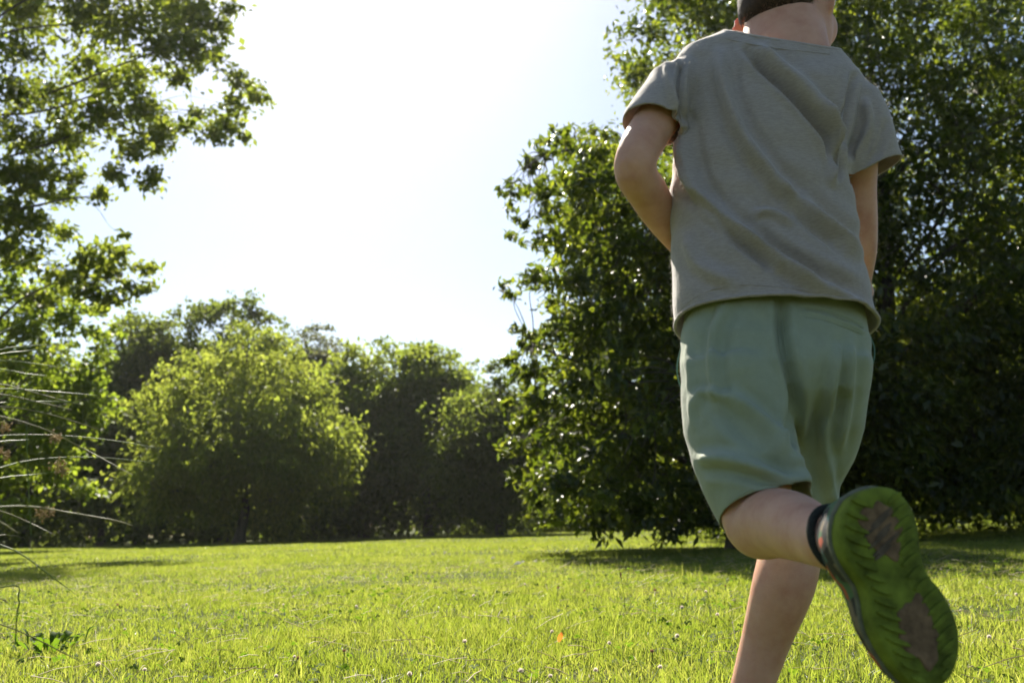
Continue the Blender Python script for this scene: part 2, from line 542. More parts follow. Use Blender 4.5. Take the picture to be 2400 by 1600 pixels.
def right_low():
    ly = [300, 340, 400, 450, 520, 600, 680, 760, 850, 950, 1080, 1180, 1235]
    lx = [1330, 1285, 1250, 1175, 1225, 1262, 1195, 1262, 1215, 1240, 1195, 1235, 1310]
    L = []
    for py in np.arange(345, 1215, 78):
        left = np.interp(py, ly, lx)
        px = left + 42
        right = np.interp(py, [300, 420, 600, 1200], [1400, 1640, 1800, 1830])
        while px < right:
            for layer in range(3):
                r = rng.uniform(55, 85); dy = [-1.4, 0.2, 1.6][layer] + rng.uniform(-0.6, 0.6)
                if px < left + 110:
                    if layer == 1 or rng.random() < 0.12: continue
                    r = rng.uniform(32, 54); dy *= 0.5
                jx, jy = px + rng.uniform(-22, 25), py + rng.uniform(-25, 25)
                y = 11.3 + dy
                L.append((P(jx, jy, y), r * y / FPX, 1.0))
            px += 88
    for q in [(1262, 335, 26), (1310, 318, 24), (1345, 350, 30), (1196, 462, 24), (1172, 448, 15), (1240, 385, 26), (1205, 560, 22), (1195, 690, 24), (1216, 780, 22),
              (1200, 845, 24), (1178, 950, 22), (1545, 1238, 24), (1480, 1222, 26), (1620, 1225, 26), (1560, 1255, 14), (1380, 400, 28), (1420, 330, 24)]:
        L.append((P(q[0], q[1], 11.2 + rng.uniform(-.3, .3)), q[2] * 11.2 / FPX, 1.3))
    for i in range(34):                      # sprays reaching out past the outline
        py = rng.uniform(330, 1190); left = np.interp(py, ly, lx)
        L.append((P(left + rng.uniform(-22, 30), py, 11.3 + rng.uniform(-.8, .8)), rng.uniform(12, 24) * 11.3 / FPX, 1.5))
    b = P(1735, 1232, 11.6)
    make_tree('spreading_tree', 'shorter spreading tree with glossy leaves left of the child, branches down to the lawn', 'tree', (b[0], b[1]), 4.0, 0.16,
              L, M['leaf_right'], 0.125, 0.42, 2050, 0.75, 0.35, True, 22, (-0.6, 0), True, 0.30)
right_low()

# --- overhanging tree upper left
def left_overhang():
    q = [(60, 40, 80), (180, 40, 70), (300, 50, 80), (400, 40, 75), (470, 50, 55), (535, 22, 25), (515, 66, 28), (450, 120, 55), (380, 115, 50), (500, 130, 30),
         (60, 130, 50), (200, 160, 40), (130, 230, 60), (50, 230, 60), (260, 200, 55), (330, 180, 50), (320, 260, 55), (230, 280, 60), (150, 330, 55), (60, 330, 60),
         (425, 185, 32), (560, 200, 38), (600, 222, 30), (545, 250, 34), (530, 300, 40), (495, 322, 30), (575, 325, 20), (440, 300, 26), (470, 270, 22),
         (380, 310, 45), (370, 345, 34), (300, 355, 40), (270, 410, 32), (350, 430, 28), (365, 405, 20),
         (100, 400, 55), (40, 420, 50), (170, 430, 30), (230, 458, 26), (120, 468, 36), (30, 480, 45), (80, 520, 40), (20, 535, 40),
         (150, 545, 28), (200, 600, 42), (270, 585, 32), (292, 552, 16), (335, 632, 30), (250, 645, 42), (160, 650, 42), (345, 680, 22), (300, 680, 26), (60, 605, 45), (20, 590, 40),
         (100, 690, 42), (200, 690, 42), (265, 705, 34)]
    q = [(a, b, r, 1.0) for a, b, r in q]
    off = []
    for py in np.arange(-500, 560, 105):
        for px in np.arange(-1150, 20, 130):
            if (px + 500) ** 2 / 700 ** 2 + (py - 60) ** 2 / 560 ** 2 < 1.0:
                off.append((px + rng.uniform(-40, 40), py + rng.uniform(-40, 40), rng.uniform(75, 105), 0.8))
    for px in np.arange(40, 520, 95):
        for py in (-80, -190, -300):
            if py > -330 + (px) * 0.35:
                off.append((px + rng.uniform(-20, 20), py + rng.uniform(-30, 30), rng.uniform(65, 85), 0.9))
    L = px_lobes(q, 23.0, 1.8) + px_lobes(off, 23.2, 3.8)
    b = P(-420, 1232, 23.2)
    make_tree('overhanging_tree', 'large tree whose leafy boughs hang into the upper left of the sky', 'tree', (b[0], b[1]), 13.5, 0.40,
              L, M['leaf_left'], 0.20, 0.60, 1350, 0.75, 0.25, True, 24, (0.3, 0), True, 0.42, None, 0.02)
left_overhang()

def left_maple():
    q = [(50, 745, 70), (150, 765, 60), (225, 785, 40), (60, 850, 85), (165, 860, 65), (225, 880, 45), (60, 950, 85), (160, 960, 75), (225, 975, 42), (80, 1050, 65),
         (150, 1070, 50), (40, 1120, 60), (-60, 800, 80), (-160, 780, 80), (-120, 900, 90), (-240, 880, 90), (-80, 1020, 85), (-200, 1010, 90), (-300, 960, 90), (-60, 1110, 60),
         (255, 930, 26), (240, 840, 26), (270, 770, 22), (100, 800, 60), (110, 910, 60), (110, 1010, 60), (200, 930, 40), (40, 680, 55), (120, 700, 50), (190, 720, 40), (-40, 690, 70), (240, 730, 26), (60, 1190, 50), (180, 1160, 45), (130, 1120, 50)]
    L = px_lobes(q, 29.0, 1.2, 1.3)
    b = P(-20, 1232, 29.0)
    make_tree('maple_tree', 'bright green maple low at the left edge, behind the reed stems', 'tree', (b[0], b[1]), 4.6, 0.18,
              L, M['leaf_maple'], 0.22, 0.75, 380, 0.75, 0.3, True, 14, (-0.2, 0), True, 0.32)
left_maple()

def dome(px, py, rx, ry, Y, n, rl, ry_depth=None, hollow=0.5, low=1.0):
    """lobes over an ellipsoidal crown given by its outline in the photo at depth Y"""
    c = P(px, py, Y)
    sx, sz = rx * Y / FPX, ry * Y / FPX
    sy = ry_depth or sx
    res = []
    u = unit(rng.normal(size=(n, 3)))
    rad = hollow + (1 - hollow) * rng.random((n, 1)) ** 0.6
    for k in range(n):
        r = rl * rng.uniform(0.65, 1.35)
        v = u[k] * rad[k]
        p = c + v * (np.array([sx, sy, sz]) - r * 0.6)
        g = float(ground_z(p[0], p[1])) + r * 0.35
        if p[2] < g: p[2] = g + rng.uniform(0, .5)
        res.append((p, r, 1.0))
    for k in range(int(n * 0.55)):           # shoots and side sprays that break the outline
        v = unit(rng.normal(size=3) + np.array([0, 0, 0.5])) * rng.uniform(0.93, 1.16)
        p = c + v * np.array([sx, sy, sz])
        g = float(ground_z(p[0], p[1])) + 0.4
        if p[2] < g: continue
        res.append((p, rl * rng.uniform(0.22, 0.48), 1.5))
    return res

def far_tree(name, label, px, py, rx, ry, Y, n, rl, mat, leaf, width, dens, trunk_r=0.2, extra=(), flat=0.75, droop=0.3, parts=False, hollow=0.62, cl=0.34, group='woodland trees beyond the lawn', sky_h=0.9):
    dens *= 1.3; n = int(n * 1.0); rl *= 1.2; cl *= 0.8
    L = dome(px, py, rx, ry, Y, n, rl, None, hollow)
    L += px_lobes(list(extra), Y, 0.8)
    b = P(px, 1232, Y)
    top = P(px, py - ry * sky_h, Y)[2] - float(ground_z(b[0], b[1]))
    make_tree(name, label, 'tree', (b[0], b[1]), top, trunk_r, L, M[mat], leaf, width, dens, flat, droop, parts, 9, (0, 0), parts, cl, group, 0.02, 0.22)

far_tree('willow_tree', 'rounded yellow-green tree standing forward of the dark woodland', 560, 1095, 270, 165, 37, 56, 1.0, 'leaf_yellow', 0.24, 0.42, 330, 0.22,
         extra=[(590, 850, 70), (660, 890, 70), (510, 870, 65), (440, 905, 60), (590, 940, 90), (480, 960, 80), (680, 950, 80), (395, 940, 55), (725, 905, 45), (610, 805, 40), (550, 800, 40), (745, 965, 50),
                (345, 965, 42), (465, 850, 42), (690, 845, 38), (805, 1060, 36), (815, 1000, 28), (785, 1150, 40), (640, 800, 30), (575, 775, 28), (380, 885, 34), (320, 940, 30), (296, 975, 24), (795, 975, 24), (835, 1090, 18), (760, 920, 22)],
         droop=0.8, parts=True, sky_h=1.7)
far_tree('oak_tree', 'tall dark tree rising behind the yellow-green tree, knobbly top', 520, 950, 165, 235, 47, 50, 1.1, 'leaf_dark', 0.27, 0.6, 210, 0.3,
         extra=[(420, 740, 28), (455, 732, 32), (520, 722, 28), (560, 712, 30), (590, 702, 20), (500, 745, 36), (640, 745, 24), (610, 760, 28), (665, 758, 15), (545, 740, 32), (385, 765, 26)])
far_tree('grey_poplar', 'sparse grey-green treetop between the yellow-green tree and the dark trees', 735, 955, 95, 165, 53, 34, 0.95, 'leaf_grey', 0.25, 0.5, 190, 0.2,
         extra=[(680, 795, 26), (720, 785, 24), (765, 800, 26), (790, 805, 18), (700, 830, 34), (750, 830, 34)], cl=0.42)
far_tree('oak_tree', 'dark round-topped tree right of the yellow-green tree', 850, 1030, 125, 215, 45, 52, 1.1, 'leaf_mid', 0.26, 0.6, 220, 0.25,
         extra=[(835, 825, 36), (890, 815, 34), (930, 820, 26), (800, 850, 32), (780, 900, 36), (870, 860, 40)])
far_tree('ash_tree', 'open mid-green tree with sky gaps beside the spreading tree', 1005, 1030, 125, 205, 44, 54, 1.05, 'leaf_mid', 0.26, 0.5, 210, 0.22,
         extra=[(1000, 825, 30), (1040, 835, 32), (1085, 880, 28), (1110, 855, 15), (1095, 920, 28), (970, 835, 28), (1118, 848, 10), (1060, 880, 36)])
far_tree('hazel_tree', 'small sun-flecked tree just left of the spreading tree', 1170, 1065, 130, 185, 39, 52, 0.95, 'leaf_dark', 0.22, 0.5, 270, 0.16,
         extra=[(1190, 880, 30), (1160, 930, 34), (1120, 985, 30), (1180, 960, 40), (1085, 1060, 30), (1100, 1150, 40), (1070, 1200, 34), (1130, 1205, 40), (1190, 1210, 40)])
far_tree('lime_tree', 'dark tree between the maple and the yellow-green tree', 325, 980, 125, 225, 46, 46, 1.05, 'leaf_dark', 0.26, 0.6, 220, 0.22,
         extra=[(300, 758, 26), (345, 752, 26), (380, 768, 26), (270, 790, 26)])
far_tree('lime_tree', 'dark tree far at the left edge behind the maple', 60, 1010, 170, 200, 46, 44, 1.1, 'leaf_dark', 0.26, 0.6, 220, 0.22)
far_tree('lime_tree', 'dark tree at the far left behind the leafy boughs', -280, 980, 190, 220, 48, 40, 1.1, 'leaf_dark', 0.28, 0.6, 200, 0.22)
far_tree('lime_tree', 'small dark tree low behind the left flank of the yellow-green tree', 240, 1070, 100, 165, 44, 36, 0.95, 'leaf_mid', 0.26, 0.6, 240, 0.18)
far_tree('elm_tree', 'dark tree in the wood seen through the spreading tree', 1420, 960, 150, 250, 46, 26, 1.05, 'leaf_dark', 0.28, 0.6, 210, 0.25)
far_tree('elm_tree', 'dark tree in the wood behind the child', 1720, 960, 160, 260, 44, 26, 1.05, 'leaf_dark', 0.28, 0.6, 210, 0.25)
far_tree('elm_tree', 'dark tree in the wood glimpsed through the tall tree', 2040, 960, 170, 260, 43, 26, 1.05, 'leaf_dark', 0.28, 0.6, 230, 0.25)
far_tree('elm_tree', 'dark tree in the wood at the right edge', 2370, 960, 180, 270, 42, 26, 1.05, 'leaf_dark', 0.28, 0.6, 230, 0.25)

def undergrowth():
    parts, stems = [], []
    for Y, h in ((44, 1.0), (48, 2.4), (53, 3.2), (57, 3.6)):
        for px in np.arange(-900, 3300, 46):
            y = Y + rng.uniform(-1, 1); b = P(px + rng.uniform(-20, 20), 1232, y)
            g = float(ground_z(b[0], b[1]))
            for k in range(3):
                c = np.array([b[0] + rng.uniform(-.5, .5), y + rng.uniform(-.5, .5), g + h * (0.25 + 0.5 * k) * rng.uniform(.7, 1.2)])
                parts.append(lobe_leaves(c, rng.uniform(.8, 1.2), 75, 0.34, 0.65, 0.85, None, 0.2, None, 0.45))
    # a thicket under the tall trees on the right
    for Y in (20.0, 22.5, 25.0):
        for px in np.arange(1640, 3000, 52):
            for k in range(5):
                y = Y + rng.uniform(-1.0, 1.0); b = P(px + rng.uniform(-25, 25), 1232, y)
                c = np.array([b[0], y, float(ground_z(b[0], y)) + 0.3 + 0.62 * k])
                parts.append(lobe_leaves(c, rng.uniform(.6, .85), 70, 0.20, 0.6, 0.85, None, 0.2, None, 0.45))
    V, F = join_vf(parts)
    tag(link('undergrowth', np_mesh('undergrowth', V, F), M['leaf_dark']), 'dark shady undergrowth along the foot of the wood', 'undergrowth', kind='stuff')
undergrowth()

def distant_wood():
    # the depth of the wood: a mass of foliage no one could count, closing the gaps between the nearer trees
    parts = []
    for Y in (62.0, 68.0):
        for px in np.arange(-1300, 3700, 60):
            for k in range(4):
                y = Y + rng.uniform(-2, 2); b = P(px + rng.uniform(-30, 30), 1232, y)
                top = 6.4 + 1.6 * math.sin(px * 0.011) + 1.0 * math.sin(px * 0.037)
                c = np.array([b[0], y, float(ground_z(b[0], y)) + 0.8 + (top - 1.2) * k / 3 * rng.uniform(.85, 1.1)])
                parts.append(lobe_leaves(c, rng.uniform(1.4, 2.0), 60, 0.65, 0.7, 0.85, None, 0.2, None, 0.45))
    V, F = join_vf(parts)
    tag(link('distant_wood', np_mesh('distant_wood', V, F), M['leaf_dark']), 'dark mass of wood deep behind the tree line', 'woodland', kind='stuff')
distant_wood()


# ------------------------------------------------------------------ the running child
def ring_loft(rings, n=36, power=2.0):
    """closed solid through rings (centre, half-axis a, half-axis b)"""
    th = np.arange(n) * 2 * math.pi / n
    ct, st = np.cos(th), np.sin(th)
    e = 2.0 / power
    cu = np.sign(ct) * np.abs(ct) ** e; su = np.sign(st) * np.abs(st) ** e
    V = [np.asarray(c) + cu[:, None] * np.asarray(a) + su[:, None] * np.asarray(b) for c, a, b in rings]
    m = len(rings)
    V = np.vstack(V + [np.asarray(rings[0][0])[None], np.asarray(rings[-1][0])[None]])
    F = []
    for i in range(m - 1):
        for j in range(n):
            j2 = (j + 1) % n
            F.append((i * n + j, i * n + j2, (i + 1) * n + j2, (i + 1) * n + j))
    for j in range(n):
        j2 = (j + 1) % n
        F.append((m * n, j2, j, j)); F.append((m * n + 1, (m - 1) * n + j, (m - 1) * n + j2, (m - 1) * n + j2))
    return V, F

def limb_solid(pts, rad, sub=6, n=20):
    pts = np.asarray(pts, float); rad = np.asarray(rad, float)
    q = catmull(np.hstack([pts, rad[:, None]]), sub)
    p, r = q[:, :3], np.abs(q[:, 3])
    T0 = unit(p[0] - p[1]); T1 = unit(p[-1] - p[-2])
    pre, post, prr, por = [], [], [], []
    for k in (0.985, 0.9, 0.7, 0.4):
        pre.append(p[0] + T0 * r[0] * k); prr.append(r[0] * math.sqrt(1 - k * k))
        post.append(p[-1] + T1 * r[-1] * k); por.append(r[-1] * math.sqrt(1 - k * k))
    p = np.vstack([pre, p, post[::-1]]); r = np.concatenate([prr, r, por[::-1]])
    T = np.gradient(p, axis=0); T = unit(T)
    a = np.cross(T[0], [0.3, 0.2, 0.9]); a = unit(a)
    rings = []
    for i in range(len(p)):
        a = unit(a - T[i] * np.dot(a, T[i])); b = np.cross(T[i], a)
        rings.append((p[i], a * r[i], b * r[i]))
    return ring_loft(rings, n)

def ellipsoid(c, ax, ay, az, n=28, m=16):
    rings = []
    for k in range(1, m):
        f = math.pi * k / m
        rings.append((np.asarray(c) - np.asarray(az) * math.cos(f), np.asarray(ax) * math.sin(f), np.asarray(ay) * math.sin(f)))
    return ring_loft(rings, n)

def solid_union(name, solids, voxel, smooth_it=8, factor=0.5):
    bm = bmesh.new()
    for V, F in solids:
        vs = [bm.verts.new(tuple(v)) for v in V]
        for f in F:
            ids = []
            for i in f:
                if i not in ids: ids.append(i)
            bm.faces.new([vs[i] for i in ids])
    bmesh.ops.recalc_face_normals(bm, faces=bm.faces)
    me = bpy.data.meshes.new('tmp'); bm.to_mesh(me); bm.free()
    o = bpy.data.objects.new('tmp', me); COL.objects.link(o)
    md = o.modifiers.new('r', 'REMESH'); md.mode = 'VOXEL'; md.voxel_size = voxel; md.use_smooth_shade = True
    if smooth_it:
        s = o.modifiers.new('s', 'SMOOTH'); s.iterations = smooth_it; s.factor = factor
    dg = bpy.context.evaluated_depsgraph_get()
    dg.update()
    res = bpy.data.meshes.new_from_object(o.evaluated_get(dg))
    res.name = name
    bpy.data.objects.remove(o); bpy.data.meshes.remove(me)
    res.polygons.foreach_set('use_smooth', np.ones(len(res.polygons), bool))
    return res

def get_vn(me):
    n = len(me.vertices)
    v = np.empty(n * 3, np.float32); me.vertices.foreach_get('co', v)
    nn = np.empty(n * 3, np.float32); me.vertex_normals.foreach_get('vector', nn)
    return v.reshape(-1, 3).astype(float), nn.reshape(-1, 3).astype(float)

def set_v(me, V):
    me.vertices.foreach_set('co', V.astype(np.float32).ravel()); me.update()

def poly_dist(q, line):
    """signed distance in the plane to a polyline, plus position 0..1 along it"""
    line = catmull(np.asarray(line, float), 5)
    best = np.full(len(q), 1e9); sgn = np.ones(len(q)); pos = np.zeros(len(q))
    m = len(line) - 1
    for i in range(m):
        a, b = line[i], line[i + 1]
        d = b - a; L2 = d @ d + 1e-9
        t = np.clip(((q - a) @ d) / L2, 0, 1)
        c = a + t[:, None] * d
        e = q - c
        dist = np.hypot(e[:, 0], e[:, 1])
        s = np.sign(d[0] * e[:, 1] - d[1] * e[:, 0])
        k = dist < best
        best[k] = dist[k]; sgn[k] = s[k]; pos[k] = (i + t[k]) / m
    return best * sgn, pos

def apply_folds(me, folds, wr=0.0012, seed=0):
    """folds: (polyline, amplitude m, width px, asym) pressed into the cloth along its normals"""
    V, N = get_vn(me)
    q, dep = proj(V)
    face = np.clip(-N[:, 1] * 2.2, 0, 1)
    disp = np.zeros(len(V))
    for line, amp, w, asym in folds:
        d, t = poly_dist(q, line)
        env = np.clip(np.sin(np.pi * np.clip(t * 0.9 + 0.05, 0, 1)) * 2.2, 0, 1)
        ww = np.where(d > 0, w * (1 + asym), w * (1 - asym))
        g = np.exp(-(d / ww) ** 2) - 0.35 * np.exp(-((np.abs(d) - 2.0 * w) / (0.9 * w)) ** 2)
        disp += amp * g * env * face
    x, y, z = (V * 1.0).T
    s = seed
    disp += wr * (np.sin(31 * x + 17 * z + 9 * np.sin(13 * z + s)) + np.sin(23 * z - 27 * x + 19 * y + s) * 0.8 + 0.5 * np.sin(61 * x - 41 * z + 5 * np.sin(29 * x + s)))
    set_v(me, V + N * disp[:, None])

def cut(me, co, no, centre=None, radius=None, mask=None):
    """remove the cloth beyond a plane, inside a sphere only"""
    bm = bmesh.new(); bm.from_mesh(me)
    co = Vector(co); no = Vector(no)
    if centre is not None:
        c = Vector(centre)
        fs = [f for f in bm.faces if (f.calc_center_median() - c).length < radius and (mask is None or mask(f.calc_center_median()))]
    else:
        fs = list(bm.faces)
    es = {e for f in fs for e in f.edges}; vs = {v for f in fs for v in f.verts}
    bmesh.ops.bisect_plane(bm, geom=list(fs) + list(es) + list(vs), plane_co=co, plane_no=no, clear_outer=True)
    bm.to_mesh(me); bm.free()
    me.polygons.foreach_set('use_smooth', np.ones(len(me.polygons), bool))
    me.update()

def keep_largest(me):
    bm = bmesh.new(); bm.from_mesh(me)
    seen, groups = set(), []
    for v in bm.verts:
        if v in seen: continue
        st, g = [v], []
        seen.add(v)
        while st:
            q = st.pop(); g.append(q)
            for e in q.link_edges:
                w = e.other_vert(q)
                if w not in seen: seen.add(w); st.append(w)
        groups.append(g)
    groups.sort(key=len, reverse=True)
    bmesh.ops.delete(bm, geom=[v for g in groups[1:] for v in g], context='VERTS')
    bm.to_mesh(me); bm.free(); me.update()

def plane3(a, b, c, up):
    n = unit(np.cross(b - a, c - a))
    if n[2] * up < 0: n = -n
    return a, n

def cuff_cut(me, co, n, centre, radius, mask=None, depth=0.012):
    """open the flat end of a sleeve or leg: only cloth in a thin slab round the cuff plane is touched"""
    N = Vector(n); c0 = Vector(co)
    cut(me, co, n, centre, radius, lambda p: abs((p - c0).dot(N)) < depth and (mask is None or mask(p)))

# --- materials
def cloth_material(name, c1, c2, scale, stretch, trans, tmix, sheen=0.3, rough=0.9, big=None):
    m, nt, nd, lk = new_mat(name)
    tc = nd.new('ShaderNodeTexCoord')
    mp = nd.new('ShaderNodeMapping'); mp.inputs['Scale'].default_value = stretch
    lk.new(tc.outputs['Object'], mp.inputs['Vector'])
    nz = noise(nd, lk, scale, 5.0, mp.outputs[0], 0.7)
    rp = ramp(nd, [(0.36, c1), (0.64, c2)]); lk.new(nz.outputs['Fac'], rp.inputs[0])
    pr = nd.new('ShaderNodeBsdfPrincipled'); pr.inputs['Roughness'].default_value = rough
    pr.inputs['Specular IOR Level'].default_value = 0.15
    pr.inputs['Sheen Weight'].default_value = sheen
    pr.inputs['Sheen Roughness'].default_value = 0.4
    lk.new(rp.outputs[0], pr.inputs['Base Color'])
    wv = noise(nd, lk, 900.0, 2.0, tc.outputs['Object'], 0.6)
    bp = nd.new('ShaderNodeBump'); bp.inputs['Strength'].default_value = 0.35; bp.inputs['Distance'].default_value = 0.0012
    lk.new(wv.outputs['Fac'], bp.inputs['Height'])
    big_n = noise(nd, lk, 38.0, 3.0, tc.outputs['Object'], 0.5)
    bp2 = nd.new('ShaderNodeBump'); bp2.inputs['Strength'].default_value = 0.45; bp2.inputs['Distance'].default_value = 0.004
    lk.new(big_n.outputs['Fac'], bp2.inputs['Height']); lk.new(bp2.outputs[0], bp.inputs['Normal'])
    lk.new(bp.outputs[0], pr.inputs['Normal'])
    tr = nd.new('ShaderNodeBsdfTranslucent'); tr.inputs['Color'].default_value = (*trans, 1)
    mx = nd.new('ShaderNodeMixShader'); mx.inputs[0].default_value = tmix
    lk.new(pr.outputs[0], mx.inputs[1]); lk.new(tr.outputs[0], mx.inputs[2])
    o = nd.new('ShaderNodeOutputMaterial'); lk.new(mx.outputs[0], o.inputs[0])
    return m

M['shirt'] = cloth_material('heather_jersey', (0.345, 0.303, 0.278), (0.455, 0.402, 0.370), 130.0, (0.7, 0.7, 4.5), (0.4, 0.39, 0.37), 0.10, 0.5)
M['shorts'] = cloth_material('green_cotton', (0.30, 0.34, 0.245), (0.335, 0.378, 0.275), 30.0, (1, 1, 1), (0.3, 0.42, 0.34), 0.08, 0.25, 0.7)

def skin_material():
    m, nt, nd, lk = new_mat('skin')
    tc = nd.new('ShaderNodeTexCoord')
    nz = noise(nd, lk, 22.0, 7.0, tc.outputs['Object'], 0.65)
    rp = ramp(nd, [(0.3, (0.52, 0.255, 0.165)), (0.5, (0.60, 0.33, 0.22)), (0.7, (0.66, 0.38, 0.26))]); lk.new(nz.outputs['Fac'], rp.inputs[0])
    pr = nd.new('ShaderNodeBsdfPrincipled')
    pr.inputs['Roughness'].default_value = 0.52
    pr.inputs['Specular IOR Level'].default_value = 0.35
    pr.inputs['Subsurface Weight'].default_value = 0.35
    pr.inputs['Subsurface Radius'].default_value = (1.0, 0.32, 0.16)
    pr.inputs['Subsurface Scale'].default_value = 0.012
    lk.new(rp.outputs[0], pr.inputs['Base Color'])
    n2 = noise(nd, lk, 420.0, 3.0, tc.outputs['Object'])
    bp = nd.new('ShaderNodeBump'); bp.inputs['Strength'].default_value = 0.3; bp.inputs['Distance'].default_value = 0.0012
    lk.new(n2.outputs['Fac'], bp.inputs['Height']); lk.new(bp.outputs[0], pr.inputs['Normal'])
    o = nd.new('ShaderNodeOutputMaterial'); lk.new(pr.outputs[0], o.inputs[0])
    return m
M['skin'] = skin_material()
M['hair'] = simple_mat('brown_hair', (0.050, 0.029, 0.019), 0.55, 0.3, 0.5, 160, 0.3)
M['eye'] = simple_mat('eye_white', (0.75, 0.72, 0.70), 0.2, 0.5, 0.03, 20)
M['iris'] = simple_mat('iris', (0.05, 0.035, 0.025), 0.15, 0.5, 0.2, 60)
M['lip'] = simple_mat('lip', (0.42, 0.16, 0.14), 0.45, 0.4, 0.1, 60)
M['sole'] = simple_mat('green_rubber', (0.130, 0.165, 0.018), 0.8, 0.2, 0.55, 38, 0.7)
M['pad'] = simple_mat('worn_brown_rubber', (0.165, 0.105, 0.055), 0.85, 0.2, 0.45, 70, 0.8)
M['bar'] = simple_mat('dark_rubber', (0.10, 0.075, 0.05), 0.85, 0.2, 0.4, 60, 0.6)
M['midsole'] = simple_mat('dusty_foam', (0.14, 0.14, 0.09), 0.85, 0.2, 0.35, 50, 0.2)
M['lace'] = simple_mat('green_cord', (0.16, 0.28, 0.21), 0.8, 0.2, 0.15, 80)
M['fuzz'] = simple_mat('cotton_fuzz', (0.6, 0.57, 0.52), 0.9, 0.1, 0.05, 20, 0.0, (0.6, 0.56, 0.5), 0.5)
M['down'] = simple_mat('fine_body_hair', (0.55, 0.42, 0.28), 0.5, 0.4, 0.1, 20, 0.0, (0.7, 0.55, 0.38), 0.5)
M['sock'] = simple_mat('dark_sock', (0.035, 0.036, 0.030), 0.95, 0.1, 0.3, 200, 0.4)

def camo_material():
    m, nt, nd, lk = new_mat('patterned_upper')
    tc = nd.new('ShaderNodeTexCoord')
    vo = nd.new('ShaderNodeTexVoronoi'); vo.inputs['Scale'].default_value = 62.0
    lk.new(tc.outputs['Object'], vo.inputs['Vector'])
    sp = nd.new('ShaderNodeSeparateColor'); lk.new(vo.outputs['Color'], sp.inputs[0])
    rp = ramp(nd, [(0.0, (0.012, 0.012, 0.012)), (0.45, (0.02, 0.022, 0.02)), (0.46, (0.05, 0.12, 0.05)), (0.64, (0.06, 0.13, 0.05)), (0.65, (0.16, 0.12, 0.07)),
                   (0.82, (0.18, 0.13, 0.08)), (0.83, (0.42, 0.07, 0.025)), (0.92, (0.42, 0.08, 0.02)), (0.93, (0.03, 0.12, 0.12))])
    rp.color_ramp.interpolation = 'CONSTANT'
    lk.new(sp.outputs[0], rp.inputs[0])
    pr = nd.new('ShaderNodeBsdfPrincipled'); pr.inputs['Roughness'].default_value = 0.75
    lk.new(rp.outputs[0], pr.inputs['Base Color'])
    wv = noise(nd, lk, 700.0, 2.0, tc.outputs['Object'])
    bp = nd.new('ShaderNodeBump'); bp.inputs['Strength'].default_value = 0.4; bp.inputs['Distance'].default_value = 0.001
    lk.new(wv.outputs['Fac'], bp.inputs['Height']); lk.new(bp.outputs[0], pr.inputs['Normal'])
    o = nd.new('ShaderNodeOutputMaterial'); lk.new(pr.outputs[0], o.inputs[0])
    return m
M['upper'] = camo_material()

# --- key joints (photo position, real depth in metres)
J = dict(
    sh_l=P(1618, 195, 1.60), el_l=P(1487, 388, 1.53), wr_l=P(1592, 572, 1.68),
    sh_r=P(1995, 230, 1.61), el_r=P(2013, 525, 1.66), wr_r=P(2004, 700, 1.75),
    hip_l=P(1725, 840, 1.59), kn_l=P(1775, 1226, 1.50), an_l=P(1958, 1272, 1.20),
    hip_r=P(1905, 850, 1.60), kn_r=P(1858, 1245, 1.715), an_r=P(1754, 1640, 1.725),
)

def LR(l, r, Y, b, dy=0.0, roll=0.0):
    """ring from its left and right outline points at depth Y, half depth b"""
    p, q = P(l[0], l[1], Y), P(r[0], r[1], Y)
    c = (p + q) / 2 + np.array([0, dy, 0]); a = (q - p) / 2
    n = np.cross(a, [0, 1, 0]); n = n / np.linalg.norm(n)
    return (c, a, np.array([0, b, 0]) + n * roll)

YAW = R(-38)
HC = P(1842, -4, 1.665)                                     # head centre
fw = np.array([math.sin(-YAW), math.cos(YAW), -0.10]); fw /= np.linalg.norm(fw)     # where the face looks
rt = np.cross(fw, [0, 0, 1]); rt /= np.linalg.norm(rt)
upv = np.cross(rt, fw)

def hp(r_, f_, u_):
    return HC + rt * r_ + fw * f_ + upv * u_

def hand(wrist, direc, palm_n, side):
    """palm, four fingers and a thumb in a loose curl"""
    d = unit(np.asarray(direc, float)); n = np.asarray(palm_n, float); n = unit(n - d * np.dot(n, d)); s = np.cross(d, n) * side
    S = [limb_solid([wrist - d * 0.02, wrist + d * 0.012], [0.021, 0.021], 3, 14)]
    c = wrist + d * 0.045
    S.append(ellipsoid(c, s * 0.034, n * 0.015, d * 0.042, 18, 10))
    for k, (off, L) in enumerate([(-0.024, 0.052), (-0.008, 0.060), (0.008, 0.056), (0.022, 0.044)]):
        b0 = wrist + d * 0.068 + s * off
        p1 = b0 + d * L * 0.42 + n * L * 0.10
        p2 = p1 + d * L * 0.22 + n * L * 0.32
        p3 = p2 - d * L * 0.05 + n * L * 0.28
        S.append(limb_solid([b0, p1, p2, p3], [0.0082, 0.0078, 0.0070, 0.0062], 4, 12))
    t0 = wrist + d * 0.022 - s * 0.026
    S.append(limb_solid([t0, t0 + d * 0.022 - s * 0.016 + n * 0.008, t0 + d * 0.045 - s * 0.016 + n * 0.018], [0.011, 0.0095, 0.0078], 4, 12))
    return S

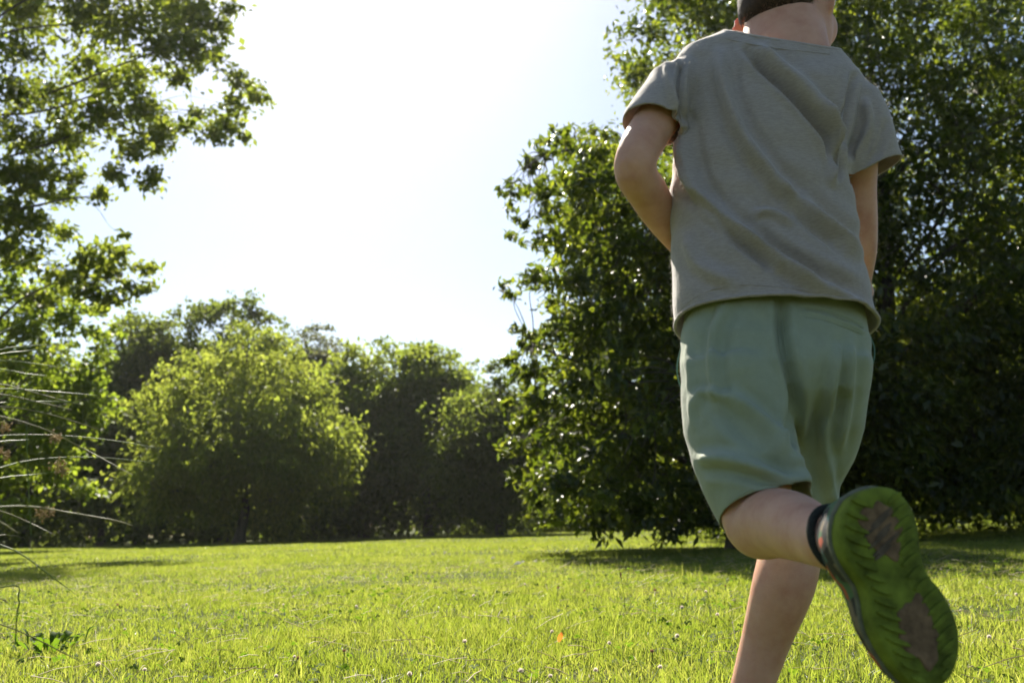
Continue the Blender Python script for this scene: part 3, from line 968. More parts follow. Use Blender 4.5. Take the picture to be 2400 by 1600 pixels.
def build_person():
    foot = J['an_r'].copy(); gz = float(ground_z(foot[0], foot[1]))
    root = empty('person', (foot[0], foot[1], gz), 'child running away in grey t-shirt and green shorts, one shoe sole raised', 'person')

    # ---------------- body
    S = []
    S.append(ellipsoid(hp(0, -0.004, 0.030), rt * 0.073, fw * 0.092, upv * 0.088))               # skull
    S.append(ellipsoid(hp(0, 0.034, -0.046), rt * 0.067, fw * 0.064, upv * 0.074))               # face
    S.append(ellipsoid(hp(0.040, 0.054, -0.050), rt * 0.034, fw * 0.036, upv * 0.040))           # cheeks
    S.append(ellipsoid(hp(-0.040, 0.054, -0.050), rt * 0.034, fw * 0.036, upv * 0.040))
    for s in (-1, 1):
        S.append(ellipsoid(hp(s * 0.042, 0.020, -0.066), rt * 0.030, fw * 0.052, upv * 0.042))       # jaw
    S.append(ellipsoid(P(1886, 62, 1.65), (0.052, 0.01, 0), (0, 0.062, 0), (0, 0, 0.085)))      # under the jaw
    S.append(ellipsoid(hp(0, 0.068, -0.100), rt * 0.028, fw * 0.024, upv * 0.022))               # chin
    S.append(limb_solid([hp(0, 0.086, 0.002), hp(0, 0.097, -0.020), hp(0, 0.101, -0.033)], [0.008, 0.010, 0.012], 3, 12))   # nose
    S.append(ellipsoid(hp(0, 0.080, 0.018), rt * 0.045, fw * 0.012, upv * 0.012))                # brow
    for s in (-1, 1):                                                                           # ears
        eo = rt * s
        ax = unit(eo * 0.55 - fw * 0.75)
        ec = hp(s * 0.088, -0.004, -0.034)
        S.append(ellipsoid(ec, ax * 0.019, unit(np.cross(ax, upv)) * 0.0045, upv * 0.032 + fw * 0.004, 20, 12))
        S.append(ellipsoid(hp(s * 0.076, 0.004, -0.052), rt * 0.012, fw * 0.008, upv * 0.014, 14, 8))
    nb, nt_ = P(1838, 165, 1.605), hp(0, -0.018, -0.035)
    S.append(ring_loft([(nb + np.array([0, 0, -.02]), rt * 0.085, fw * 0.055), (nb * .72 + nt_ * .28, rt * 0.080, fw * 0.060), (nb * .4 + nt_ * .6, rt * 0.074, fw * 0.062), (nt_, rt * 0.064, fw * 0.066)]))
    # trunk, inside the shirt
    tr_ = [((1640, 800), (1990, 810), 0.075), ((1620, 700), (2000, 715), 0.075), ((1602, 590), (1985, 605), 0.082), ((1602, 460), (1965, 480), 0.088), ((1612, 340), (1965, 370), 0.09), ((1612, 230), (1985, 265), 0.08),
           ((1625, 165), (1985, 205), 0.062), ((1700, 118), (1945, 150), 0.05)]
    S.append(ring_loft([LR(a, b, 1.60, d) for a, b, d in tr_]))
    # arms
    S.append(limb_solid([J['sh_l'], P(1538, 285, 1.568), J['el_l'], P(1520, 455, 1.585), P(1555, 515, 1.635), J['wr_l']], [0.036, 0.0375, 0.0345, 0.0345, 0.030, 0.022]))
    S.append(limb_solid([J['sh_r'], P(2006, 350, 1.62), P(2008, 440, 1.64), J['el_r'], P(2010, 600, 1.69), J['wr_r']], [0.040, 0.038, 0.034, 0.032, 0.032, 0.022]))
    S += hand(J['wr_l'], J['wr_l'] - P(1545, 500, 1.62) + np.array([0.03, 0.02, 0.0]), (0.2, -0.2, 0.9), -1)
    S += hand(J['wr_r'], (-0.45, 0.75, -0.45), (-0.8, -0.2, 0.2), 1)
    # legs
    S.append(limb_solid([J['hip_l'] + np.array([0, 0, 0.06]), P(1748, 1000, 1.56), P(1765, 1130, 1.52), J['kn_l'], P(1818, 1224, 1.435), P(1862, 1233, 1.365), P(1915, 1257, 1.275), J['an_l'], P(1990, 1262, 1.175)],
                        [0.070, 0.070, 0.058, 0.0500, 0.0500, 0.0465, 0.0375, 0.0330, 0.0290], 6, 26))
    S.append(limb_solid([J['hip_r'] + np.array([0, 0, 0.06]), P(1922, 1000, 1.665), P(1887, 1130, 1.715), J['kn_r'], P(1848, 1320, 1.695), P(1830, 1390, 1.69), P(1793, 1505, 1.715), J['an_r'], J['an_r'] + np.array([0.0, 0.01, -0.02])],
                        [0.062, 0.052, 0.050, 0.052, 0.0520, 0.0500, 0.0405, 0.0345, 0.036], 6, 26))
    me = solid_union('body', S, 0.0056, 7, 0.5)
    bo = link('body', me, M['skin'], root)
    add_fuzz(me, bo, M['down'], 16000, 0.002, 0.0055, 0.00006)

    # eyes, mouth
    for s in (-1, 1):
        V, F = ellipsoid(hp(s * 0.029, 0.076, 0.000), rt * 0.012, fw * 0.010, upv * 0.0085, 16, 10)
        e = link('eye', poly_mesh('eye', V, F), M['eye'], root)
        V, F = ellipsoid(hp(s * 0.029, 0.083, 0.000), rt * 0.0052, fw * 0.0042, upv * 0.0052, 14, 8)
        link('iris', poly_mesh('iris', V, F), M['iris'], e)
    V, F = ellipsoid(hp(0, 0.084, -0.060), rt * 0.019, fw * 0.006, upv * 0.006, 16, 8)
    link('mouth', poly_mesh('mouth', V, F), M['lip'], root)

    build_hair(root)
    build_shirt(root)
    build_shorts(root)
    build_shoes(root)
    return root

def poly_mesh(name, V, F, smooth=True):
    me = bpy.data.meshes.new(name)
    fs = []
    for f in F:
        ids = []
        for i in f:
            if int(i) not in ids: ids.append(int(i))
        fs.append(ids)
    me.from_pydata([tuple(v) for v in V], [], fs)
    if smooth: me.polygons.foreach_set('use_smooth', np.ones(len(me.polygons), bool))
    me.update()
    return me

def hair_shape(V):
    # fuller towards the nape than an ellipsoid
    c = hp(0, -0.008, 0.014)
    d = V - c
    u = d @ upv
    w = np.clip(-u / 0.108, 0, 0.97)
    h = np.sqrt(1 - w * w); h2 = np.sqrt(1 - w ** 6) * 0.985
    k = np.where(w > 0.02, h2 / h, 1.0)
    hor = d - u[:, None] * upv
    return c + hor * k[:, None] + u[:, None] * upv

def build_hair(root):
    # short hair: a shell over the skull, open at face and nape, with combed strands along its edge
    V, F = ellipsoid(hp(0, -0.008, 0.014), rt * 0.081, fw * 0.102, upv * 0.108, 72, 60)
    V = hair_shape(V)
    keep_v = []
    for v in V:
        d = v - HC
        f, u, r_ = d @ fw, d @ upv, d @ rt
        lim = -0.072 + max(0, f + 0.055) * 1.15 + 0.45 * max(0, abs(r_) - 0.03) + 0.004 * math.sin(60 * r_) + 0.004 * math.sin(170 * r_ + 1)
        keep_v.append(u > lim)
    F2 = [f for f in F if all(keep_v[i] for i in f)]
    cap_v, cap_f = V, F2
    # strands
    n = 60000
    u = unit(rng.normal(size=(n, 3)))
    c = hp(0, -0.008, 0.014)
    p = c + u[:, :1] * rt * 0.081 + u[:, 1:2] * fw * 0.102 + u[:, 2:] * upv * 0.108
    p = hair_shape(p)
    d = p - HC
    f_, u_ = d @ fw, d @ upv
    k = u_ > -0.080 + np.maximum(0, f_ + 0.055) * 1.15 + 0.45 * np.maximum(0, np.abs(d @ rt) - 0.03)
    k &= u_ < 0.03
    p, u = p[k], u[k]
    nn = unit(u[:, :1] * rt / 0.081 + u[:, 1:2] * fw / 0.102 + u[:, 2:] * upv / 0.108)
    down = -upv + rng.normal(scale=0.35, size=p.shape)
    t = unit(down - nn * np.sum(down * nn, 1, keepdims=True)) * 0.95 + nn * 0.16
    L = rng.uniform(0.007, 0.017, len(p))[:, None]
    s = unit(np.cross(t, nn)) * 0.0004
    A, B, C = p - s, p + s, p + t * L
    sv = np.stack([A, B, C], 1).reshape(-1, 3)
    sf = np.arange(len(p) * 3).reshape(-1, 3) + len(cap_v)
    me = poly_mesh('hair', np.vstack([cap_v, sv]), list(cap_f) + [tuple(x) for x in sf])
    link('hair', me, M['hair'], root)

def build_shirt(root):
    rings = [((1584, 830), (2050, 845), 0.136), ((1584, 745), (2048, 765), 0.132), ((1579, 680), (2030, 692), 0.124), ((1574, 590), (2012, 602), 0.114), ((1572, 500), (2003, 520), 0.107),
             ((1574, 430), (1992, 455), 0.108), ((1584, 345), (1985, 375), 0.110), ((1590, 270), (2000, 300), 0.107), ((1590, 205), (2012, 240), 0.098), ((1578, 152), (2012, 195), 0.084),
             ((1600, 117), (1996, 160), 0.074), ((1655, 96), (1972, 138), 0.068), ((1706, 78), (1950, 116), 0.064), ((1724, 45), (1940, 80), 0.062)]
    S = [ring_loft([LR(a, b, 1.60, d) for a, b, d in rings], 48, 2.25)]
    # sleeves end in flat rings lying in the plane of the cuff
    a, b = P(1460, 276, 1.562), P(1600, 314, 1.562)
    nl = unit(np.array([-(b - a)[2], 0.0, (b - a)[0]])); nl = -nl if nl[2] > 0 else nl
    nl = unit(nl + np.array([0, -0.25, 0])); cl = (a + b) / 2
    ax = unit(b - a); bx = unit(np.cross(nl, ax))
    hw = np.linalg.norm(b - a) / 2
    p0, p1, p2 = P(1632, 176, 1.60), P(1590, 196, 1.590), P(1556, 244, 1.576)
    S.append(ring_loft([(p0, ax * 0.044, bx * 0.050), (p1, ax * 0.052, bx * 0.056), (p2, ax * 0.052, bx * 0.058), (cl - nl * 0.01, ax * hw, bx * 0.056), (cl + nl * 0.005, ax * hw, bx * 0.056)], 32))
    a, b = P(2112, 374, 1.60), P(1960, 440, 1.60)
    nr = unit(np.array([-(b - a)[2], 0.0, (b - a)[0]])); nr = -nr if nr[2] > 0 else nr
    nr = unit(nr + np.array([0, -0.05, 0])); cr = (a + b) / 2
    ax = unit(b - a); bx = unit(np.cross(nr, ax)); hw = np.linalg.norm(b - a) / 2
    p0, p1, p2, p3 = P(1968, 215, 1.605), P(1994, 250, 1.605), P(2012, 300, 1.602), P(2026, 352, 1.60)
    S.append(ring_loft([(p0, ax * 0.040, bx * 0.050), (p1, ax * 0.051, bx * 0.058), (p2, ax * 0.054, bx * 0.060), (p3, ax * 0.055, bx * 0.058), (cr - nr * 0.008, ax * hw, bx * 0.056), (cr + nr * 0.005, ax * hw, bx * 0.056)], 32))
    me = solid_union('shirt', S, 0.0042, 4, 0.5)
    folds = [
        ([(1752, 118), (1795, 162), (1850, 215), (1900, 270), (1945, 330), (1965, 400)], -0.0085, 14, 0.2),
        ([(1785, 120), (1840, 165), (1905, 225), (1950, 290)], 0.006, 20, 0.0),
        ([(1690, 130), (1705, 220), (1745, 320), (1815, 415), (1890, 485), (1960, 545), (2010, 585)], 0.0085, 20, 0.25),
        ([(1605, 300), (1622, 410), (1672, 490), (1755, 555), (1850, 620), (1940, 690)], 0.0100, 20, 0.3),
        ([(1640, 470), (1690, 515), (1745, 570), (1805, 615)], -0.0075, 15, 0.0),
        ([(1592, 320), (1600, 400), (1625, 460)], 0.005, 12, 0.0),
        ([(1930, 240), (1960, 330), (1955, 420)], 0.006, 15, 0.0),
        ([(1770, 500), (1810, 497), (1850, 520)], 0.004, 11, 0.0),
        ([(1860, 450), (1900, 520), (1965, 570)], -0.005, 18, 0.0),
        ([(1780, 560), (1850, 600), (1930, 640), (2005, 680)], -0.005, 20, 0.0),
        ([(1600, 140), (1592, 200), (1596, 285)], -0.006, 9, 0.0),
        ([(1560, 150), (1568, 200), (1582, 260)], 0.003, 10, 0.0),
        ([(1610, 560), (1640, 620), (1720, 660)], 0.004, 22, 0.0),
        ([(1930, 660), (1990, 700), (2030, 730)], 0.004, 18, 0.0),
        ([(2000, 180), (1985, 260), (1968, 340), (1965, 420)], -0.006, 10, 0.0),
        ([(2030, 240), (2035, 300), (2000, 380)], 0.005, 13, 0.0),
        ([(2075, 290), (2060, 350), (2020, 400)], -0.003, 12, 0.0),
    ]
    folds = [(l, a * 2.2, w * 0.72, s) for l, a, w, s in folds]
    apply_folds(me, folds, 0.0011, 1.0)
    # openings: hem, cuffs, neck
    co, hn = plane3(P(1586, 756, 1.60), P(2046, 774, 1.60), P(1800, 690, 1.47), -1)
    cut(me, co, hn)
    xl, xr = P(1574, 330, 1.60)[0], P(1968, 460, 1.60)[0]
    cuff_cut(me, cl, nl, cl, 0.085, lambda p: p.x < xl)
    cuff_cut(me, cr, nr, cr, 0.095, lambda p: p.x > xr)
    co, n = plane3(P(1704, 70, 1.60), P(1952, 110, 1.60), P(1832, 92, 1.535), 1)
    cut(me, co, n)
    keep_largest(me)
    o = link('shirt', me, M['shirt'], root)
    tag(o, 'heather grey short-sleeved t-shirt, creased diagonally across the back')
    sm = o.modifiers.new('thickness', 'SOLIDIFY'); sm.thickness = 0.0028; sm.offset = -1
    # stitched neck rib and rolled hem: follow the edge loops of the openings
    edge_band(me, lambda p: abs((p - Vector(co)).dot(Vector(n))) < 0.0015, 0.0042, 'neck_rib', M['shirt'], o, Vector(-n) * 0.004)
    hco = P(1586, 756, 1.60)
    edge_band(me, lambda p: abs((p - Vector(hco)).dot(Vector(hn))) < 0.0015, 0.0030, 'hem', M['shirt'], o, Vector(-hn) * 0.002)
    seam(me, [(1604, 148), (1594, 200), (1592, 250), (1598, 290)], 0.0012, 'sleeve_seam', M['shirt'], o)
    seam(me, [(1990, 168), (1978, 240), (1968, 320), (1962, 410)], 0.0012, 'sleeve_seam', M['shirt'], o)
    seam(me, [(1592, 728), (1640, 690), (1720, 668), (1820, 672), (1900, 682), (1980, 705), (2040, 742)], 0.0009, 'hem_stitch', M['shirt'], o)
    seam(me, [(1972, 424), (2040, 394), (2100, 362)], 0.0008, 'cuff_stitch', M['shirt'], o)
    seam(me, [(1705, 92), (1770, 106), (1836, 116), (1900, 122), (1944, 128)], 0.0010, 'neck_stitch', M['shirt'], o)
    add_fuzz(me, o, M['fuzz'], 26000, 0.0018, 0.0055)

def edge_band(me, test, rad, name, mat, parent, shift):
    """a rolled edge along the open boundary of a piece of cloth"""
    bm = bmesh.new(); bm.from_mesh(me)
    es = [e for e in bm.edges if e.is_boundary and test(e.verts[0].co) and test(e.verts[1].co)]
    nb = {}
    for e in es:
        a, b = e.verts
        nb.setdefault(a, []).append(b); nb.setdefault(b, []).append(a)
    if not nb: bm.free(); return
    best = []
    seen = set()
    for st in nb:
        if st in seen: continue
        loop = [st]; seen.add(st); cur = st
        while True:
            nx = [v for v in nb[cur] if v not in seen]
            if not nx: break
            cur = nx[0]; seen.add(cur); loop.append(cur)
        if len(loop) > len(best): best = loop
    pts = np.array([tuple(v.co + shift) for v in best]); bm.free()
    if len(pts) < 12: return
    for _ in range(4):
        pts = (np.roll(pts, 1, 0) + pts * 2 + np.roll(pts, -1, 0)) / 4
    pts = np.vstack([pts, pts[:2]])
    V, F = tube(pts, np.full(len(pts), rad), 8)
    link(name, np_mesh(name, V, F, True), mat, parent)

def surface_line(me, line, off, sub=8):
    """a line drawn on the near side of a cloth mesh"""
    from mathutils.bvhtree import BVHTree
    n = len(me.vertices)
    v = np.empty(n * 3, np.float32); me.vertices.foreach_get('co', v)
    bv = BVHTree.FromPolygons([tuple(q) for q in v.reshape(-1, 3)], [tuple(p.vertices) for p in me.polygons])
    res = []
    for x, y in catmull(np.array(line, float), sub):
        d = Vector(ray(x, y)).normalized()
        hit, nor, _, _ = bv.ray_cast(Vector((0, 0, CAMZ)), d)
        if hit is None: continue
        if nor.dot(d) > 0: nor = -nor
        res.append(np.array(hit + nor * off))
    return np.array(res)

def seam(me, line, rad, name, mat, parent, off=0.0002):
    p = surface_line(me, line, off)
    if len(p) < 4: return
    for _ in range(3):
        p[1:-1] = (p[:-2] + 2 * p[1:-1] + p[2:]) / 4
    V, F = tube(p, np.full(len(p), rad), 6)
    link(name, np_mesh(name, V, F, True), mat, parent)

def add_fuzz(me, parent, mat, n, lo, hi, wd=0.00013):
    V, N = get_vn(me)
    k = rng.integers(0, len(V), n)
    p, nn = V[k] + rng.normal(scale=.0015, size=(n, 3)), N[k]
    d = unit(nn + rng.normal(scale=0.75, size=(n, 3))); s = unit(np.cross(d, rng.normal(size=(n, 3)))) * wd
    L = rng.uniform(lo, hi, n)[:, None]
    V2 = np.stack([p - s, p + s, p + d * L], 1).reshape(-1, 3)
    o = link('fuzz', np_mesh('fuzz', V2, np.arange(n * 3).reshape(-1, 3)), mat, parent)
    o['kind'] = 'stuff'

def build_shorts(root):
    S = []
    Yp = 1.585
    S.append(ring_loft([LR(a, b, Yp, d, dy) for a, b, d, dy in [((1618, 650), (2008, 662), 0.085, .01), ((1605, 740), (2026, 750), 0.098, .008), ((1597, 800), (2032, 808), 0.108, .004), ((1597, 870), (2031, 870), 0.115, -.002),
                                                            ((1600, 930), (2026, 925), 0.10, -.004), ((1650, 965), (1985, 960), 0.08, 0.006), ((1740, 1000), (1950, 995), 0.062, .02), ((1800, 1025), (1910, 1020), 0.035, .03)]], 48, 2.3))
    # left leg, swung back; its hem is tilted, the near side pushed up by the calf
    rl = [((1597, 850), (1858, 850), 1.575, 0.104, 0), ((1599, 930), (1862, 930), 1.568, 0.105, 0), ((1606, 1010), (1858, 1005), 1.56, 0.102, -.01), ((1622, 1075), (1866, 1060), 1.54, 0.092, -.02), ((1646, 1135), (1886, 1105), 1.522, 0.086, -.035),
          ((1682, 1200), (1902, 1165), 1.512, 0.082, -.032), ((1690, 1224), (1908, 1190), 1.510, 0.082, -.034)]
    rings_l = [LR(a, b, y, d, 0, ro) for a, b, y, d, ro in rl]
    S.append(ring_loft(rings_l, 40, 2.15))
    rr = [((1845, 850), (2031, 850), 1.59, 0.105), ((1842, 930), (2025, 930), 1.61, 0.100), ((1836, 1010), (2015, 1010), 1.64, 0.098), ((1826, 1075), (1994, 1075), 1.675, 0.088), ((1815, 1140), (1965, 1140), 1.70, 0.08),
          ((1808, 1190), (1957, 1194), 1.715, 0.077), ((1806, 1206), (1957, 1210), 1.72, 0.075)]
    rings_r = [LR(a, b, y, d) for a, b, y, d in rr]
    S.append(ring_loft(rings_r, 40, 2.15))
    me = solid_union('shorts', S, 0.0042, 16, 0.5)
    folds = [
        ([(1832, 690), (1835, 790), (1852, 870), (1862, 930), (1857, 1000), (1850, 1060)], -0.012, 15, 0.0),
        ([(1700, 715), (1676, 790), (1672, 870), (1682, 945)], 0.007, 14, 0.2),
        ([(1745, 720), (1735, 800), (1745, 880)], 0.003, 40, 0.0),
        ([(1905, 740), (1915, 820), (1910, 900)], 0.003, 40, 0.0),
        ([(1715, 920), (1790, 985), (1850, 1060), (1890, 1150)], 0.0095, 17, 0.25),
        ([(1690, 960), (1760, 1030), (1830, 1100)], -0.006, 22, 0.0),
        ([(1628, 1072), (1700, 1072), (1790, 1102), (1880, 1135)], 0.008, 16, 0.25),
        ([(1640, 1105), (1720, 1108), (1810, 1128)], -0.004, 14, 0.0),
        ([(1625, 960), (1640, 920), (1685, 925), (1710, 935)], 0.005, 12, 0.0),
        ([(1968, 820), (1948, 920), (1934, 1020), (1945, 1130), (1950, 1180)], 0.0085, 14, 0.2),
        ([(1995, 800), (1990, 930), (1968, 1050)], 0.006, 12, 0.0),
        ([(1915, 960), (1905, 1040), (1918, 1130)], -0.004, 22, 0.0),
        ([(1612, 800), (1615, 900), (1622, 1000)], 0.004, 10, 0.0),
        ([(1886, 722), (1930, 730), (1985, 748), (2026, 768)], -0.0040, 4.5, 0.0),
        ([(1886, 734), (1930, 742), (1985, 760), (2026, 780)], 0.0025, 5, 0.0),
    ]
    folds = [(l, a * 1.5, w * 0.85, q) for l, a, w, q in folds]
    apply_folds(me, folds, 0.0009, 4.0)
    for rg in (rings_l[-1], rings_r[-1]):
        c, a, b = rg
        n = unit(np.cross(a, b)); n = -n if n[2] > 0 else n
        cuff_cut(me, c - n * 0.006, n, c, 0.17, (lambda p: p.y < 1.615) if rg is rings_l[-1] else (lambda p: p.y > 1.625), 0.03)
    keep_largest(me)
    o = link('shorts', me, M['shorts'], root)
    tag(o, 'sage green cotton shorts with a welt pocket at the back right')
    sm = o.modifiers.new('thickness', 'SOLIDIFY'); sm.thickness = 0.0022; sm.offset = -1
    seam(me, [(1832, 706), (1834, 760), (1842, 820), (1854, 880), (1861, 930)], 0.0011, 'seat_seam', M['shorts'], o)
    seam(me, [(1888, 726), (1930, 734), (1985, 752), (2022, 768)], 0.0016, 'pocket_welt', M['shorts'], o, 0.0006)
    seam(me, [(1886, 742), (1930, 750), (1985, 768), (2018, 782)], 0.0010, 'pocket_welt', M['shorts'], o, 0.0002)
    seam(me, [(1700, 1190), (1735, 1160), (1790, 1136), (1850, 1134), (1890, 1150)], 0.0009, 'hem_stitch', M['shorts'], o)
    add_fuzz(me, o, M['fuzz'], 5000, 0.001, 0.003)
    for line, y in (([(2034, 775), (2049, 815), (2046, 850), (2028, 878)], 1.60), ([(1598, 808), (1588, 850), (1588, 880), (1597, 915)], 1.60)):
        p = catmull([P(a, b, y) for a, b in line], 6)
        V, F = tube(p, np.full(len(p), 0.0011), 6)
        link('drawstring', np_mesh('drawstring', V, F, True), M['lace'], o)

OUT3 = [(1110, 300), (1170, 200), (1270, 135), (1380, 112), (1480, 140), (1560, 220), (1610, 320), (1638, 450), (1650, 560), (1672, 660), (1712, 740), (1790, 830), (1855, 940), (1900, 1060), (1918, 1180),
        (1910, 1290), (1878, 1390), (1820, 1470), (1740, 1515), (1650, 1515), (1570, 1470), (1500, 1400), (1430, 1300), (1370, 1200), (1325, 1100), (1302, 1000), (1288, 900), (1258, 800), (1200, 720), (1140, 620),
        (1100, 520), (1090, 400)]

def shoe_outline():
    """outline of the raised sole on its own plane, in shoe coordinates (along, across)"""
    pts = [(1600 + x * 0.3401, 1100 + y * 0.3401) for x, y in OUT3]
    heel, toe = P(2072, 1160, 1.12), P(2182, 1600, 1.105)
    e1 = unit(toe - heel)
    N = np.array([0.26, -1.0, 0.10]); N = unit(N - e1 * np.dot(N, e1))
    e2 = np.cross(N, e1)
    o = (heel + toe) / 2
    loc = []
    for x, y in pts:
        d = ray(x, y); c0 = np.array([0, 0, CAMZ])
        t = np.dot(o - c0, N) / np.dot(d, N)
        q = c0 + d * t - heel
        loc.append((q @ e1, q @ e2))
    return np.array(loc), heel, e1, e2, -N

def build_shoes(root):
    loc, heel, e1, e2, e3 = shoe_outline()
    # dense smooth outline
    closed = np.vstack([loc, loc[:1]])
    dense = catmull(np.hstack([closed, np.zeros((len(closed), 1))]), 4)[:-1, :2]
    a0, a1 = dense[:, 0].min(), dense[:, 0].max()
    Ls = a1 - a0
    def extent(a):
        xs = []
        m = len(dense)
        for i in range(m):
            p, q = dense[i], dense[(i + 1) % m]
            if (p[0] - a) * (q[0] - a) <= 0 and abs(q[0] - p[0]) > 1e-9:
                xs.append(p[1] + (a - p[0]) / (q[0] - p[0]) * (q[1] - p[1]))
        return (min(xs), max(xs)) if xs else (0, 0)
    def frames():
        yield heel, e1, e2, e3, True
        # planted foot under the standing leg, mirrored
        an = J['an_r']; g = float(ground_z(an[0], an[1]))
        f = unit(np.array([-0.08, 1.0, 0.0])); s = np.array([f[1], -f[0], 0])
        hl = np.array([an[0], an[1] - 0.055, g + 0.006]) - f * 0 
        mid = np.mean([extent(a0 + Ls * 0.15)])
        yield hl - f * a0 * 1.0 + s * mid, f, -s if np.dot(np.cross(e1, e2), e3) > 0 and False else -s, np.array([0, 0, 1.0]), False
    for o0, E1, E2, E3, raised in frames():
        def W(a, b, c):
            return o0 + E1 * a + E2 * b + E3 * c
        sh = bpy.data.objects.new('shoe', None)
        # the shoe itself: upper is the shoe mesh, everything else hangs under it
        # sole: rounded slab
        n = len(dense); cen = dense.mean(0)
        levels = [(0.0015, 0.955), (0.0, 0.93), (0.0, 0.5)]
        prof = [(0.000, 0.60), (0.000, 0.945), (0.0022, 0.98), (0.006, 1.0), (0.018, 1.0), (0.021, 0.985), (0.021, 0.5)]
        def off(k):
            # inset outline towards the medial line of the sole
            res = []
            for a, b in dense:
                aa = a0 + Ls / 2 + (a - a0 - Ls / 2) * (1 - (1 - k) * 0.36)
                l, r_ = extent(min(max(a, a0 + 1e-4), a1 - 1e-4)); m_ = (l + r_) / 2
                res.append((aa, m_ + (b - m_) * k))
            return np.array(res)
        V = []
        for z, k in prof:
            V += [W(a, b, z) for a, b in off(k)]
        m = len(prof)
        F = [(i * n + j, i * n + (j + 1) % n, (i + 1) * n + (j + 1) % n, (i + 1) * n + j) for i in range(m - 1) for j in range(n)]
        V = [tuple(v) for v in V]
        F.append(tuple(range(n - 1, -1, -1)))
        # cross-section loft for the upper
        st = np.linspace(0.012, 0.988, 34)
        hh = np.interp(st, [0.0, 0.05, 0.15, 0.38, 0.5, 0.62, 0.8, 0.93, 1.0], [0.040, 0.066, 0.074, 0.074, 0.070, 0.060, 0.045, 0.034, 0.012])
        if not raised: hh = hh * 0.55
        K = 18
        th = np.linspace(0, math.pi, K)
        UV, UF = [], []
        for i, s in enumerate(st):
            a = a0 + Ls * s
            l, r_ = extent(a); mid_ = (l + r_) / 2; hw = (r_ - l) / 2 * (0.985 if s < .9 else 0.96)
            top_w = np.interp(s, [0, .4, .7, 1], [0.8, 0.75, 0.9, 1.0])
            for t in th:
                cx = math.cos(t); sy = math.sin(t)
                z = 0.019 + (hh[i]) * sy ** 0.75
                b = mid_ + hw * np.sign(cx) * abs(cx) ** 0.75 * (1 - (1 - top_w) * sy)
                UV.append(tuple(W(a, b, z)))
        for i in range(len(st) - 1):
            for j in range(K - 1):
                UF.append((i * K + j, i * K + j + 1, (i + 1) * K + j + 1, (i + 1) * K + j))
        UF.append(tuple(range(K))); UF.append(tuple((len(st) - 1) * K + j for j in range(K - 1, -1, -1)))
        bm = bmesh.new()
        vs = [bm.verts.new(v) for v in UV]
        for f in UF: bm.faces.new([vs[i] for i in f])
        bmesh.ops.recalc_face_normals(bm, faces=bm.faces)
        ume = bpy.data.meshes.new('shoe'); bm.to_mesh(ume); bm.free()
        ume.polygons.foreach_set('use_smooth', np.ones(len(ume.polygons), bool))
        so = link('shoe', ume, M['upper'], root)
        tag(so, 'raised shoe, green sole with worn brown patches towards the viewer' if raised else 'shoe planted under the standing leg')
        bm = bmesh.new()
        vs = [bm.verts.new(v) for v in V]
        for f in F: bm.faces.new([vs[i] for i in f])
        bmesh.ops.recalc_face_normals(bm, faces=bm.faces)
        sme = bpy.data.meshes.new('sole'); bm.to_mesh(sme); bm.free()
        sme.polygons.foreach_set('use_smooth', np.ones(len(sme.polygons), bool))
        link('sole', sme, M['sole'], so)
        # pale foam line between sole and upper
        ring = off(1.0); pts = np.array([W(a, b, 0.0215) for a, b in ring]); pts = np.vstack([pts, pts[:2]])
        V2, F2 = tube(pts, np.full(len(pts), 0.0034), 8)
        link('midsole', np_mesh('midsole', V2, F2, True), M['midsole'], so)
        # worn tread pads
        def pad(c_s, c_b, ra, rb, ang, name='tread_pad', h=-0.0016):
            l, r_ = extent(a0 + Ls * c_s); mid_ = (l + r_) / 2 + (r_ - l) / 2 * c_b
            t = np.arange(40) * 2 * math.pi / 40
            wob = 1 + (0.10 * np.sin(3 * t + c_s * 9) + 0.08 * np.sin(5 * t + 1) + 0.06 * np.sin(9 * t + 2) if ra > 0.01 else 0)
            x = ra * np.cos(t) * wob; y = rb * np.sin(t) * wob
            ca, sa = math.cos(ang), math.sin(ang)
            vv = []
            for z, k in ((0.001, 1.03), (h * 0.6, 1.0), (h, 0.93)):
                vv += [tuple(W(a0 + Ls * c_s + (x[i] * ca - y[i] * sa) * k, mid_ + (x[i] * sa + y[i] * ca) * k, z)) for i in range(40)]
            ff = [(i * 40 + j, i * 40 + (j + 1) % 40, (i + 1) * 40 + (j + 1) % 40, (i + 1) * 40 + j) for i in range(2) for j in range(40)]
            ff.append(tuple(range(80, 120)))
            bm = bmesh.new(); q = [bm.verts.new(v) for v in vv]
            for f in ff: bm.faces.new([q[i] for i in f])
            bmesh.ops.recalc_face_normals(bm, faces=bm.faces)
            pm = bpy.data.meshes.new(name); bm.to_mesh(pm); bm.free()
            link(name, pm, M['pad'] if name == 'tread_pad' else (M['bar'] if h > -0.0021 else M['sole']), so)
        pad(0.725, -0.02, 0.036, 0.0235, 0.0)
        pad(0.215, 0.05, 0.031, 0.024, 0.25, 'tread_pad', -0.0012)
        for i in range(6):
            pad(0.155 + 0.034 * i, 0.06 * (-1) ** i, 0.0022, 0.019 + 0.005 * math.sin(i * 2.1), 0.5, 'tread_bar', -0.002)
        # moulded tread ribs across sole
        for i in range(15):
            c_s = 0.07 + 0.062 * i
            l, r_ = extent(a0 + Ls * c_s)
            for sd in (-1, 1):
                pad(c_s, 0.60 * sd, 0.0030, (r_ - l) * 0.15, 0.45 * sd, 'tread_bar', -0.0032)
        # padded collar round the ankle
        ca = a0 + Ls * 0.22; l, r_ = extent(ca); mid_ = (l + r_) / 2
        t = np.arange(40) * 2 * math.pi / 40
        pts = np.array([W(ca + Ls * 0.17 * np.cos(q), mid_ + 0.034 * np.sin(q), (0.086 if raised else 0.050) - 0.006 * np.cos(q)) for q in t]); pts = np.vstack([pts, pts[:2]])
